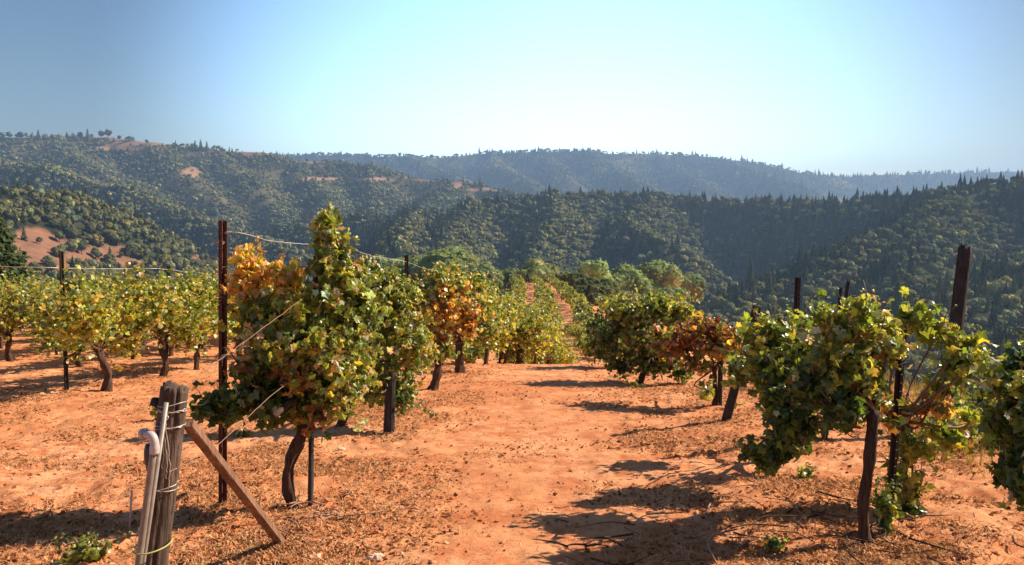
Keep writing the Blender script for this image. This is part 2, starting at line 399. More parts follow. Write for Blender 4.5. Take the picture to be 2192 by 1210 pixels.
# ------------------------------------------------------------------ leaves
L_FULL = np.array([(0, .36, .02), (0, .02, 0), (.20, -.13, -.03), (.47, .02, -.07), (.37, .24, -.02), (.60, .46, -.10), (.34, .60, -.03), (.20, .74, -.05), (0, 1.0, -.13),
                   (-.20, .74, -.05), (-.34, .60, -.03), (-.60, .46, -.10), (-.37, .24, -.02), (-.47, .02, -.07), (-.20, -.13, -.03)])
F_FULL = np.array([(0, i, i + 1) for i in range(1, 14)] + [(0, 14, 1)])
L_MID = np.array([(0, .36, .04), (0, -.05, 0), (.48, .0, -.08), (.52, .55, -.08), (0, 1.0, -.12), (-.52, .55, -.08), (-.48, .0, -.08)])
F_MID = np.array([(0, i, i + 1) for i in range(1, 6)] + [(0, 6, 1)])
L_LOW = np.array([(0, 0, 0), (.5, .4, -.12), (0, 1, 0), (-.5, .4, -.12)]); F_LOW = np.array([(0, 1, 2), (0, 2, 3)])
def unit(v): return v / (np.linalg.norm(v, axis=-1, keepdims=True) + 1e-9)
def leaves(mb, pos, nrm, size, col, rng, shape='full', droop=1.5):
    B, Fb = dict(full=(L_FULL, F_FULL), mid=(L_MID, F_MID), low=(L_LOW, F_LOW))[shape]
    n = len(pos)
    if n == 0: return
    nrm = unit(nrm); tip = rng.normal(size=(n, 3)) * .6 + np.array([0, 0, -droop]); tip = unit(tip - (tip * nrm).sum(1)[:, None] * nrm)
    sx = np.cross(tip, nrm); b = B[None] * np.ones((n, 1, 1))
    cup = rng.uniform(-.3, 2.6, n)[:, None]; fold = rng.uniform(-.1, .85, n)[:, None]
    zz = b[..., 2] * cup * 1.6 + fold * abs(b[..., 0]) + rng.normal(size=b.shape[:2]) * .025
    b = b * size[:, None, None]; zz = zz * size[:, None]
    V = pos[:, None] + sx[:, None] * b[..., :1] + tip[:, None] * (b[..., 1:2] - .3 * size[:, None, None]) + nrm[:, None] * zz[..., None]
    k = len(B); F = (Fb[None] + (np.arange(n) * k)[:, None, None]).reshape(-1, 3)
    C = np.repeat(col, k, 0).reshape(n, k, 3) * rng.uniform(.86, 1.12, (n, k, 1))
    mb.add(V.reshape(-1, 3), F, C.reshape(-1, 3))
HUE = dict(deep=(.050, .080, .020), green=(.110, .145, .030), bright=(.19, .235, .040), lime=(.30, .30, .055), yellow=(.42, .34, .045), gold=(.58, .37, .09),
           orange=(.46, .24, .07), rust=(.27, .10, .035), brown=(.17, .075, .03), tan=(.42, .27, .15), pale=(.38, .40, .26), maroon=(.13, .03, .018))  # pale stands for silvery undersides and for painted sun highlights
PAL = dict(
    green=dict(deep=1.5, green=5, bright=3, lime=1.6, pale=1.2, yellow=.5, tan=.2), darkgreen=dict(deep=5, green=4, bright=.8, pale=.5),  # darkgreen on low foliage carries shade painted into the leaf colour
    fresh=dict(green=3, bright=5, lime=3, yellow=.6), mixed=dict(green=4, bright=2.5, lime=2.4, yellow=1.5, pale=1.6, tan=.6, orange=.15, brown=.3),
    yellow=dict(green=2.4, bright=2.4, lime=3.8, yellow=2.6, gold=.9, pale=.8, brown=.2), gold=dict(yellow=3, gold=5, orange=2, lime=1, tan=1),
    autumn=dict(gold=2, orange=3, rust=2.2, brown=1.6, yellow=1, green=.8), red=dict(rust=4, brown=2, orange=2.2, maroon=1.2, green=.6),
    dry=dict(tan=3, brown=3, gold=1.5, orange=1.3, green=1.2, pale=.5), browngreen=dict(green=3, brown=2, orange=1, deep=2, tan=1, lime=.8), olive=dict(green=5, lime=1.2, bright=2, deep=3, pale=.5))
def pick(pal, n, rng):
    p = PAL[pal]; k = list(p); w_ = np.array([p[i] for i in k], float); w_ /= w_.sum()
    c = np.array([HUE[i] for i in k])[rng.choice(len(k), n, p=w_)]
    if pal not in ('tree', 'mixed', 'gold', 'darkgreen') and n > 3:
        q = rng.random(n) < .22; c[q] = pick('mixed', int(q.sum()), rng) / 1.35 if q.any() else c[q]
    return c * (1 if pal == 'tree' else 1.35) * rng.uniform(.72, 1.28, (n, 1)) * (1 + rng.normal(size=(n, 3)) * .06)
def clump(mb, c, r, n, pal, rng, size=.10, shape='full', flat=1.0, gap=.5):
    """leaves round one ball-shaped tuft"""
    u = unit(rng.normal(size=(n, 3))); rad = r * np.minimum(abs(rng.normal(size=n)) * .55 + .12, 1.5)
    pos = np.asarray(c) + u * rad[:, None] * np.array([1, 1, flat])
    g = np.sin(pos[:, 0] * 17 + 1.3 * np.sin(pos[:, 2] * 13)) * np.sin(pos[:, 1] * 15 + pos[:, 2] * 11)
    keep = g > -1 + gap * .9; pos, u = pos[keep], u[keep]; n = len(pos)
    nr = u * .5 + np.array([.15, -.1, .22]) + rng.normal(size=(n, 3)) * .65
    leaves(mb, pos, nr, size * rng.uniform(.55, 1.25, n), pick(pal, n, rng), rng, shape)
def shoot(mb, cb, a, b, bend, pal, rng, size=.09, step=.05, shape='full', rad=.0045):
    """a cane from a to b with leaves that shrink towards its tip"""
    a, b = np.asarray(a, float), np.asarray(b, float); L = np.linalg.norm(b - a)
    mid = (a + b) / 2 + np.asarray(bend); path = smooth_path([a, mid, b], max(6, int(L / .06)))
    path[1:-1] += rng.normal(size=(len(path) - 2, 3)) * .008
    V, F = tube(path, np.linspace(rad, rad * .4, len(path)), 5); cb.add(V, F)
    m = max(3, int(L / step)); t = np.linspace(.08, 1, m); idx = t * (len(path) - 1); i = np.minimum(idx.astype(int), len(path) - 2)
    q = path[i] + (path[i + 1] - path[i]) * (idx - i)[:, None]
    off = unit(rng.normal(size=(m, 3)) * np.array([1, 1, .5])); q = q + off * size * .55 * rng.uniform(.4, 1.1, (m, 1))
    leaves(mb, q, off * .5 + np.array([.1, -.1, .6]) + rng.normal(size=(m, 3)) * .35, size * (1.1 - .65 * t) * rng.uniform(.75, 1.2, m), pick(pal, m, rng), rng, shape)
def trunk_mesh(pts, r0, r1, rng, segs=10, flare=1.5):
    n = max(10, len(pts) * 6); path = smooth_path(pts, n); s = np.linspace(0, 1, n)
    rad = (r0 + (r1 - r0) * s) * (1 + (flare - 1) * np.exp(-s * 12)) * (1 + .10 * np.sin(s * 19 + rng.uniform(0, 6)) + .06 * np.sin(s * 41))
    ph = rng.uniform(0, 6, 4)
    return tube(path, rad, segs, lambda th, q: 1 + .22 * fbm(np.cos(th) * 3 + 9, np.sin(th) * 3 + q * 3, 3, int(ph[0] * 99)) + .14 * np.sin(3 * th + 5 * q + ph[0]) + .10 * np.sin(5 * th - 9 * q + ph[1]) + .05 * np.sin(9 * th + 30 * q + ph[2]))

ROWDIR = unit(np.array([.065, 1, 0]))
def vine_parts(root, rng, trunk_pts, blobs, shoots, r0=.045, r1=.035, size=.105, shape='full', local=True, arms=True, dens=1.0, sub=True):
    """blobs: (center, (rx,ry,rz), n leaves, palette) in metres relative to the root"""
    tb = MB(); cb = MB(); lb = MB(); dens = dens * 2.0 if sub else dens; size = size * .57 if sub else size
    V, F = trunk_mesh(trunk_pts, r0, r1, rng, 18 if sub else 7); tb.add(V, F)
    top = np.asarray(trunk_pts[-1], float)
    if arms:
        for s in (-1, 1):
            e = top + ROWDIR * s * rng.uniform(.55, .8) + np.array([0, 0, rng.uniform(-.02, .12)])
            V, F = trunk_mesh([top - [0, 0, .05], top + (e - top) * .3 + [0, 0, .07], e], r1 * .8, r1 * .45, rng, 8, 1); tb.add(V, F)
    for c, rr, n, pal in blobs:
        c = np.asarray(c, float); rr = np.asarray(rr, float); n = int(n * dens)
        if sub:
            k = max(4, int(n / 50))
            for _ in range(k):
                u = unit(rng.normal(size=3)) * rng.uniform(.2, 1) ** .5; cc = c + u * rr * .72
                clump(lb, cc, float(rr.min()) * rng.uniform(.36, .85) + .05, n // k, pal, rng, size, shape)
            for _ in range(max(1, k // 2)):
                u = unit(rng.normal(size=3)); u[2] = abs(u[2]) * .9 + .1; cc = c + u * rr * .6
                shoot(lb, cb, cc, cc + u * rr * rng.uniform(.5, 1.15) + [0, 0, .05], rng.normal(size=3) * .04, pal, rng, size * .9, .05, shape)
            if c[2] - top[2] < 1.2:
                V, F = tube(smooth_path([top, (top + c) / 2 + rng.normal(size=3) * .08, c], 8), np.linspace(.012, .006, 8), 5); cb.add(V, F)
        else:
            for _ in range(3):
                u = unit(rng.normal(size=3)) * rng.uniform(.3, 1); clump(lb, c + u * rr * .6, float(rr.min()) * .6, n // 3, pal, rng, size, shape)
    for (a, b, bend, pal) in shoots: shoot(lb, cb, a, b, bend, pal, rng, size * .95, .042, shape)
    o = [tb.build('trunk', M['bark'], root, True)]
    if cb.n: q = cb.build('canes', M['cane'], root, True); q['kind'] = 'stuff'; o.append(q)
    o.append(lb.build('foliage', M['leaf'], root))
    return o
def generic_vine(root, seed, pals, h=1.75, along=1.3, across=.62, n=1300, size=.105, shape='mid', low=.52, tall=0, lean=0, sub=True):
    rng = np.random.default_rng(seed); hh = low + .05 + rng.uniform(-.08, .08)
    tp = [(0, 0, -.06), (rng.normal() * .04, rng.normal() * .05, .25), (rng.normal() * .06 + lean * .5, rng.normal() * .06, .5), (lean, rng.normal() * .05, hh)]
    bl = []; k = 9 if sub else 6
    for i in range(k):
        t = -1 + 2 * (i + .5) / k + rng.normal() * .06; ac = rng.uniform(-1, 1) * across * .55
        z = low + (h - low) * rng.uniform(.25, .8); q = ROWDIR * t * along * .85 + np.array([ac, 0, z])
        rz = (h - low) * rng.uniform(.32, .46)
        bl.append((q, (across * rng.uniform(.5, .75), along * .3, rz), n / k, pals[i % len(pals)]))
    sh = []
    for i in range(7 if sub else 0):
        t = rng.uniform(-1, 1); a = ROWDIR * t * along * .8 + np.array([rng.normal() * .25, 0, h - .3]); L = rng.uniform(.25, .5)
        sh.append((a, a + np.array([rng.normal() * .16, rng.normal() * .16, L]), rng.normal(size=3) * .05, pals[i % len(pals)]))
    for i in range(tall): 
        a = np.array([rng.normal() * .2, rng.normal() * .4, h - .25]); sh.append((a, a + np.array([rng.normal() * .1, rng.normal() * .1, .75]), (.05, 0, 0), pals[0]))
    return vine_parts(root, rng, tp, bl, sh, size=size, shape=shape, sub=sub, r0=.05 * rng.uniform(.8, 1.25), r1=.038)
def copy_tree(o, loc, rz, s, label, group, cat='grapevine'):
    c = o.copy(); COL.objects.link(c)
    for k in list(c.keys()):
        if k in ('label', 'group', 'category'): del c[k]
    c.location = loc; c.rotation_euler = (0, 0, rz); c.scale = s
    for ch in o.children:
        d = ch.copy(); COL.objects.link(d); d.parent = c
    return tag(c, label, cat, group)

# ------------------------------------------------------------------ hero vines (foliage laid out in metres at each vine's own distance)
def B(base, px, py, d, rx, ry, n, pal, rd=None):
    """a foliage mass centred where the photo shows it, d metres away; radii given in photo pixels"""
    k = d / FPX; rx, rz = rx * k, ry * k
    return (P(px, py, d) - base, (rx, rd or max(.16, .8 * min(rx, rz) + .1), rz), n, pal)
def S(base, d, a, b, pal, d2=None, bend=(0, 0, 0)):
    return (P(*a, d) - base, P(*b, d2 or d) - base, bend, pal)
def hero(label, seed, foot, d_head, head, blobs, shoots, mid=None, name='grapevine', group=None, **kw):
    base = ground_at(*foot); D = base[1]; root = empty(name, base)
    rng = np.random.default_rng(seed)
    pts = [np.array([0, 0, -.06])] + [P(x, y, D) - base for x, y in (mid or [])] + [P(*head, D + d_head) - base]
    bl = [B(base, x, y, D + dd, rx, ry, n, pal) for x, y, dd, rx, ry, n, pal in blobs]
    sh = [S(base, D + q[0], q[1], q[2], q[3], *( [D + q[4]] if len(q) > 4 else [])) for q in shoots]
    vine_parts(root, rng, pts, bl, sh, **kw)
    return tag(root, label, 'grapevine', group)

hero('tall grapevine with golden upper leaves and a high sprig, beside the front wooden post', 1, (630, 1085), .1, (655, 870), [
    (545, 600, .2, 45, 45, 330, 'gold'), (618, 600, .1, 26, 34, 150, 'gold'), (560, 680, .1, 60, 50, 430, 'mixed'), (640, 680, .0, 50, 60, 300, 'yellow'),
    (725, 620, .1, 50, 50, 380, 'mixed'), (710, 560, .1, 26, 40, 110, 'mixed'), (760, 680, .2, 50, 70, 420, 'green'), (700, 740, -.1, 60, 60, 380, 'mixed'),
    (600, 740, -.1, 60, 50, 380, 'mixed'), (640, 790, -.1, 50, 40, 260, 'autumn'), (660, 770, 0, 65, 50, 200, 'mixed'), (550, 790, .0, 55, 50, 340, 'browngreen'), (720, 820, .0, 60, 55, 360, 'mixed'),
    (590, 860, -.05, 70, 45, 480, 'darkgreen'), (680, 870, -.05, 60, 40, 330, 'browngreen'), (500, 870, -.15, 50, 30, 260, 'darkgreen'), (450, 875, -.25, 32, 28, 120, 'darkgreen'),  # lower masses use darker leaves, painting in the shade beneath the canopy
    (770, 790, .2, 45, 50, 260, 'green'), (535, 560, .3, 25, 18, 60, 'gold'), (698, 468, .1, 15, 20, 45, 'mixed'), (706, 512, .1, 26, 26, 90, 'mixed'), (716, 556, .1, 30, 28, 90, 'green')],
    [(.1, (705, 620), (692, 448), 'mixed'), (.1, (715, 600), (700, 470), 'mixed'), (.15, (725, 600), (730, 500), 'yellow'), (.1, (710, 560), (690, 470), 'mixed'),
     (0, (700, 560), (705, 480), 'green'), (0, (470, 880), (415, 885), 'darkgreen', -.3), (.1, (600, 640), (625, 565), 'gold'), (.1, (540, 600), (520, 552), 'gold'), (.1, (560, 600), (575, 552), 'gold'),
     (.1, (735, 620), (765, 545), 'green')], mid=[(617, 1040), (622, 985), (645, 930)], r0=.034, r1=.040, size=.105)
hero('green grapevine with a low arm trailing over the path, behind the tall golden vine', 2, (722, 915), .1, (770, 800), [
    (800, 620, .0, 45, 40, 260, 'green'), (860, 640, .1, 40, 45, 230, 'fresh'), (820, 690, .0, 60, 50, 380, 'green'), (880, 720, .0, 45, 50, 280, 'mixed'), (790, 760, 0, 50, 55, 280, 'green'),
    (845, 800, -.1, 50, 50, 300, 'green'), (900, 760, .1, 30, 40, 150, 'yellow'), (790, 830, 0, 40, 40, 180, 'green'), (850, 850, -.2, 25, 22, 90, 'darkgreen'), (780, 580, .1, 26, 30, 90, 'mixed'),(830, 600, .1, 26, 26, 90, 'green')],
    [(-.2, (850, 845), (935, 885), 'green', -.7), (-.2, (860, 850), (945, 900), 'green', -.8), (-.2, (845, 835), (905, 860), 'darkgreen', -.5), (0, (785, 600), (775, 545), 'green'), (.1, (850, 620), (870, 590), 'mixed')],
    size=.115)
hero('grapevine with rust and orange leaves in the middle of the row left of the path', 3, (925, 832), .1, (935, 745), [
    (940, 600, .0, 40, 30, 200, 'mixed'), (900, 640, .0, 40, 40, 260, 'mixed'), (960, 655, -.1, 45, 40, 330, 'autumn'), (1005, 680, .1, 30, 40, 230, 'autumn'), (930, 710, -.1, 40, 35, 260, 'autumn'),
    (985, 620, .2, 35, 35, 200, 'yellow'), (900, 735, 0, 35, 35, 200, 'green'), (950, 755, -.2, 25, 18, 90, 'green'), (880, 690, 0, 30, 35, 150, 'green')],
    [(0, (930, 600), (937, 566), 'green'), (.1, (960, 610), (965, 575), 'yellow'), (0, (910, 620), (905, 580), 'green')], mid=[(938, 790)], r0=.065, r1=.05, size=.12, shape='mid')
hero('yellow green grapevine with orange lower leaves and stout trunk', 4, (985, 797), .2, (985, 720), [
    (1010, 610, .3, 40, 30, 260, 'yellow'), (1030, 660, .2, 40, 40, 300, 'yellow'), (990, 690, .0, 40, 30, 240, 'autumn'), (1040, 710, .2, 35, 30, 200, 'green'), (985, 640, .2, 40, 40, 200, 'yellow'),(965, 590, .3, 30, 25, 130, 'yellow')],
    [(.2, (1000, 610), (1000, 575), 'yellow')], mid=[(983, 760)], r0=.085, r1=.06, size=.12, shape='mid')
hero('broad green grapevine with thin trunk at the front of the right row', 11, (1853, 1165), .1, (1872, 880), [
    (1650, 720, 1.0, 50, 45, 300, 'green'), (1700, 760, .8, 60, 50, 380, 'green'), (1640, 780, .9, 50, 40, 320, 'green'), (1780, 700, .3, 40, 40, 260, 'fresh'), (1800, 770, .2, 70, 55, 480, 'mixed'),
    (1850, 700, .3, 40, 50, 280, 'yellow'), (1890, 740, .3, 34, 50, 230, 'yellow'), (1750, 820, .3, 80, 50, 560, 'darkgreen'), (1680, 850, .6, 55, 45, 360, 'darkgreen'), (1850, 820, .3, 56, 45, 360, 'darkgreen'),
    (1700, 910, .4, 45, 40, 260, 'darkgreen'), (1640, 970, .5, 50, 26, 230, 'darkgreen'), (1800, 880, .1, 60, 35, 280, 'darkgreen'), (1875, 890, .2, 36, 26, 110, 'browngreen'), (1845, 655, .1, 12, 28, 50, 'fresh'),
    (1590, 800, 1.3, 24, 30, 110, 'green')],
    [(.1, (1845, 690), (1843, 625), 'fresh'), (.2, (1785, 690), (1760, 655), 'fresh'), (.2, (1770, 700), (1795, 650), 'fresh'), (.9, (1650, 720), (1660, 672), 'green'), (.9, (1670, 720), (1700, 675), 'green'),
     (.4, (1690, 960), (1580, 985), 'darkgreen'), (.4, (1700, 930), (1590, 945), 'darkgreen'), (.0, (1880, 720), (1900, 670), 'yellow')],
    mid=[(1848, 1080), (1862, 980)], r0=.029, r1=.034, size=.105, arms=False)
hero('lime green grapevine arching between the front right steel stake and the big leaning post', 12, (1945, 1085), .05, (1930, 900), [
    (1960, 680, .3, 38, 26, 150, 'fresh'), (2010, 710, .3, 45, 26, 150, 'fresh'), (2060, 730, .2, 38, 24, 110, 'fresh'), (2040, 780, .2, 40, 34, 110, 'fresh'), (2090, 760, .2, 22, 24, 60, 'fresh'),
    (1990, 880, .1, 45, 22, 120, 'dry'), (1930, 890, .1, 40, 22, 120, 'dry'), (1955, 960, -.1, 30, 40, 130, 'fresh'), (1935, 1040, -.1, 30, 50, 130, 'fresh'), (1950, 1100, -.1, 26, 26, 60, 'olive'), (2030, 930, .0, 45, 25, 120, 'fresh'), (2080, 900, .1, 40, 30, 120, 'fresh'), (2010, 830, .2, 26, 26, 50, 'green')],
    [(.3, (1950, 680), (1930, 655), 'fresh'), (.3, (1980, 690), (2000, 655), 'fresh'), (.2, (2040, 720), (2110, 745), 'fresh'), (0, (1935, 1060), (1915, 950), 'olive'), (-.1, (1960, 1080), (1975, 980), 'olive'), (0, (2060, 910), (2130, 930), 'fresh')],
    r0=.014, r1=.016, size=.12, arms=False, dens=.62)
b0 = np.array([2.85, 4.05, gz(2.85, 4.05)]); r_ = empty('grapevine', b0)
bl = [B(b0, x, y, 4.05 + dd, rx, ry, n, pal) for x, y, dd, rx, ry, n, pal in [
    (2175, 820, .1, 40, 40, 120, 'green'), (2200, 780, .2, 40, 34, 130, 'darkgreen'), (2165, 900, .0, 40, 45, 140, 'darkgreen'), (2215, 900, .0, 50, 50, 200, 'darkgreen'), (2200, 980, .0, 45, 45, 150, 'darkgreen'),
    (2185, 1045, -.1, 26, 34, 70, 'darkgreen'), (2290, 850, .1, 70, 70, 300, 'green'), (2300, 980, 0, 70, 60, 260, 'green')]]
vine_parts(r_, np.random.default_rng(13), [(0, 0, -.06), (.03, 0, .4), P(2290, 980, 4.1) - b0], bl,
           [S(b0, 4.05, (2190, 830), (2090, 880), 'fresh'), S(b0, 4.0, (2160, 900), (2100, 800), 'fresh'), S(b0, 4.0, (2200, 1020), (2160, 1080), 'darkgreen')], size=.11)
tag(r_, 'dark leafed grapevine cut by the right edge of the picture, hanging low', 'grapevine')
hero('small red brown grapevine on a dark wooden stake, third in the right row', 14, (1530, 872), .1, (1530, 790), [
    (1520, 720, .0, 50, 32, 420, 'red'), (1460, 740, .1, 45, 40, 360, 'red'), (1550, 745, -.1, 34, 34, 230, 'autumn'), (1490, 780, .1, 40, 22, 190, 'browngreen'), (1420, 740, .3, 35, 40, 200, 'browngreen'),
    (1510, 835, -.3, 26, 14, 70, 'green'), (1500, 700, .2, 40, 20, 160, 'autumn'), (1570, 720, 0, 16, 20, 60, 'red')],
    [(-.2, (1520, 830), (1470, 850), 'fresh')], r0=.03, r1=.03, size=.11, shape='mid')
hero('dense green grapevine with dark foliage to the ground where the right row drops away', 15, (1365, 822), .1, (1390, 770), [
    (1340, 670, .3, 50, 35, 380, 'green'), (1400, 665, .2, 50, 32, 380, 'green'), (1460, 670, .2, 45, 28, 300, 'yellow'), (1310, 720, .4, 50, 40, 380, 'darkgreen'), (1380, 730, .1, 60, 45, 500, 'green'), (1440, 720, .1, 45, 35, 300, 'mixed'),
    (1400, 780, .0, 60, 32, 420, 'darkgreen'), (1330, 770, .3, 50, 28, 300, 'darkgreen'), (1460, 790, .1, 30, 20, 120, 'darkgreen')],
    [(.2, (1340, 660), (1325, 632), 'green'), (.2, (1450, 660), (1455, 632), 'green')], r0=.05, r1=.04, size=.12, shape='mid')
hero('rounded green grapevine at the crest, last of the right row before the dip', 16, (1300, 792), .3, (1320, 740), [
    (1320, 655, .6, 40, 26, 260, 'green'), (1290, 700, .6, 40, 35, 300, 'darkgreen'), (1285, 750, .6, 34, 30, 240, 'darkgreen'), (1350, 700, .6, 40, 40, 260, 'green'), (1380, 650, .8, 50, 22, 240, 'green'), (1440, 650, .8, 40, 20, 180, 'yellow')],
    [], r0=.05, r1=.04, size=.12, shape='mid')
hero('green grapevine behind the front right vine, foliage over a short trunk', 17, (1675, 990), .1, (1680, 900), [
    (1690, 790, -.7, 60, 55, 420, 'green'), (1750, 780, -.9, 60, 55, 420, 'darkgreen'), (1700, 860, -.4, 50, 45, 260, 'darkgreen'), (1650, 740, .2, 45, 40, 240, 'green'), (1720, 720, -.6, 50, 34, 260, 'green')], [], r0=.05, r1=.045, size=.11, shape='mid')

# ------------------------------------------------------------------ further vines, copies of a few grown ones
protos = []
for i, (pals, h, tall) in enumerate([(['yellow', 'yellow', 'mixed', 'yellow', 'green'], 1.72, 0), (['yellow', 'green', 'yellow', 'mixed'], 1.62, 1), (['gold', 'yellow', 'yellow', 'mixed', 'green'], 1.65, 0),
                                  (['green', 'yellow', 'olive', 'yellow'], 1.6, 0), (['yellow', 'mixed', 'green'], 1.75, 0)]):
    e = empty('grapevine', (0, 0, 0)); generic_vine(e, 100 + i, pals, h=h, n=1700, size=.12, shape='mid', tall=tall, lean=.05 * (i - 2)); protos.append(e)
used = set()
def place(p, x, y, label, group, rz=0., s=(1, 1, 1)):
    loc = (x, y, gz(x, y) - .02)
    o = protos[p]
    if p not in used:
        used.add(p); o.location = loc; o.rotation_euler = (0, 0, rz); o.scale = s; return tag(o, label, 'grapevine', group)
    return copy_tree(o, loc, rz, s, label, group)
ORD = 'first second third fourth fifth sixth seventh eighth ninth tenth eleventh twelfth'.split()
rg = np.random.default_rng(5)
# second row, left of the path
for i, d in enumerate([12.6, 14.3, 16.0, 17.9, 19.8, 21.7, 23.6, 25.6, 27.8]):
    x = -6.4 + (d - 12.6) * .05
    if i == 0: x, y = ground_at(228, 835)[:2]; d = y
    if i == 2: x, y = ground_at(420, 792)[:2]; d = y
    lab = {0: 'golden grapevine with a forked thick trunk in the row beyond the bare left aisle', 2: 'grapevine with a thin crooked trunk in the yellow row, left of the tall steel post'}.get(i, ORD[i] + ' vine from the near end of the yellow row beyond the bare left aisle')
    place([0, 1, 4, 0, 3, 2, 0, 4, 1][i], x, d, lab, 'grapevines of the yellow row on the left', (0, math.pi)[i % 2] + rg.normal() * .05, (1.15, 1.02, 1.03))
for r, (x0, d0, lab) in enumerate([(-8.8, 15.6, 'yellow grapevine in the second row beyond the bare left aisle'), (-11.2, 17.2, 'grapevine in the third row beyond the bare left aisle'), (-13.7, 18.8, 'grapevine in the fourth row beyond the bare left aisle'),
                                   (-16.3, 20.5, 'grapevine in the fifth row beyond the bare left aisle'), (-19.0, 22, 'grapevine in the farthest rows on the left shelf')]):
    for i in range(9):
        d = d0 + 2.0 * i + rg.normal() * .15
        place([0, 1, 2, 0, 4, 0, 3][int(rg.integers(0, 7))], x0 + .05 * (d - 12), d, lab if i < 8 else lab, 'grapevines behind the yellow row, row %s' % ORD[r + 1], (0, math.pi)[i % 2] + rg.normal() * .1, (1.2, 1.08, 1.0 + .05 * rg.normal()))
# the rest of row one, over the crest
for i, (u, d) in enumerate([(-1.95, 17.3), (-1.7, 18.9), (-1.35, 20.3), (-1.9, 20.9), (-1.5, 22.6), (-1.6, 24.6)]):
    place([4, 1, 3, 0, 3, 1][i], u + .065 * d + .25, d, ORD[i + 4] + ' vine from the near end of the row beside the path, at the crest', 'grapevines at the crest left of the path', (0, math.pi)[i % 2], (1.02, 1, [1.0, .98, .95, 1, .95, .95][i]))
for i, d in enumerate([18.5, 20.6, 22.8, 25.2]):
    place([3, 0, 1, 4][i], -4.1 + .065 * d, d, 'grapevine half hidden behind the crest vines left of the path', 'grapevines behind the crest row', math.pi * (i % 2), (1, 1, 1.0))
for i, (u, d) in enumerate([(-.75, 20.2), (-.45, 22.4)]):
    place([4, 0][i], u + .065 * d, d, ['yellow green vine leaning over the track exactly at the crest', 'last vine seen at the crest, its leaves half closing the track'][i], 'grapevines closing the track at the crest', math.pi * i, (.95, 1, .92 - .05 * i))
for i, (u, d) in enumerate([(-.25, 25.0), (-.1, 28.5), (1.45, 34.0), (1.35, 39.0), (1.2, 45.0), (-1.1, 52.0)]):
    place([0, 1, 3, 4, 3, 0][i], u + float(rowx(d)), d, 'straggling grapevine growing into the sunken track just past the crest', 'straggling grapevines in the dip', math.pi * (i % 2) + .3 * i, (1.0, 1, .85 + .05 * (i % 3)))
# low detail vines for the rows beyond the dip
far = []
for i, pals in enumerate([['olive', 'yellow'], ['green', 'olive'], ['olive', 'mixed', 'yellow']]):
    e = empty('grapevine', (0, 0, 0)); generic_vine(e, 200 + i, pals, h=1.75, along=1.3, across=.95, n=620, size=.2, shape='low', low=.35, sub=False); far.append(e)
fu = set(); k = 0
for u, d0_, d1_ in ((-9.6, 38, 120), (-6.7, 38, 148), (-3.8, 30, 150), (-.85, 30, 150), (1.9, 30, 150), (4.7, 40, 80)):
    for d in np.arange(d0_, d1_, 2.7):
        if rg.random() < .08: continue
        dd = d + rg.normal() * .2; x = u + float(rowx(dd)) + rg.normal() * .1; p = int(rg.integers(0, 3)); loc = (x, dd, gz(x, dd) - .03)
        lab = 'small green grapevine in the narrow rows on the slope beyond the dip'; grp = 'grapevines in the far rows beyond the dip'
        rz = float(rg.choice([0, math.pi])) + rg.normal() * .1; q_ = rg.uniform(.85, 1.35); s = (q_, q_, rg.uniform(.75, 1.15))
        if p not in fu:
            fu.add(p); o = far[p]; o.location = loc; o.scale = s; tag(o, lab, 'grapevine', grp)
        else: copy_tree(far[p], loc, rz, s, lab, grp)
        k += 1
print('far vines', k)
FARTREES = [(float(u + rowx(d)), float(d), float(h)) for u, d, h in [(4.6, 86, 1.6), (5.4, 96, 2.2), (4.4, 104, 1.8), (5.8, 112, 2.6), (4.9, 121, 2.0), (6.0, 129, 2.8), (4.8, 138, 2.3), (3.9, 147, 1.9), (2.0, 156, 1.8), (-1.0, 157, 1.6), (-4.5, 158, 2.4), (-7.0, 154, 2.6), (6.8, 102, 2.8), (6.4, 90, 2.2)]]
for i, o in enumerate(protos):
    if i not in used: print('UNUSED', i)

# ------------------------------------------------------------------ posts, stakes, wires
M['dark_steel'] = plain('dark_steel', (.022, .016, .015), (.05, .034, .03), 30, .6, .3)
def tpost(foot, top, label, w_=.028, m_='rust', dd=0, group=None, base=None, cap=True):
    b = ground_at(*foot) if base is None else base; t = P(*top, b[1] + dd)
    prof = np.array([(-1, -.12), (-.14, -.12), (-.14, -1), (.14, -1), (.14, -.12), (1, -.12), (1, .15), (-1, .15)]) * w_
    ax = t - b; L = np.linalg.norm(ax); ax /= L; sx = unit(np.cross(np.array([0, 1., 0]), ax)) ; sy = np.cross(ax, sx)
    mb = MB(); n = 40; V = []
    for i in range(n + 1):
        c = b + ax * (-.3 + (L + .3) * i / n); V.append(c + prof[:, :1] * sx + prof[:, 1:] * sy)
    V = np.concatenate(V); F = [grid_faces(n + 1, 8, True)]
    mb.add(V - b, F); c0 = (V[-8:] - b); mb.add(c0, [np.array([[0, 1, 6, 7], [1, 4, 5, 6], [1, 2, 3, 4]])])
    for i in range(int(L / .055)):     # studs up the spine
        c = ax * (.15 + i * .055) - sy * w_ * 1.05
        if c[2] > L - .05: break
        q = np.array([(-.5, 0, -.4), (.5, 0, -.4), (.5, 0, .4), (-.5, 0, .4), (-.4, -.5, -.2), (.4, -.5, -.2), (.4, -.5, .2), (-.4, -.5, .2)]) * .014
        V2 = c + q[:, :1] * sx + q[:, 1:2] * sy + q[:, 2:] * ax
        mb.add(V2, [np.array([[4, 5, 6, 7], [0, 1, 5, 4], [1, 2, 6, 5], [2, 3, 7, 6], [3, 0, 4, 7]])])
    o = mb.build('metal_post', M[m_], None, False, tuple(b)); tag(o, label, 'metal post', group); return b, t
tp1b, tp1t = tpost((477, 1075), (477, 472), 'tall rust red steel post left of the golden vine, wires tied near its top', .030)
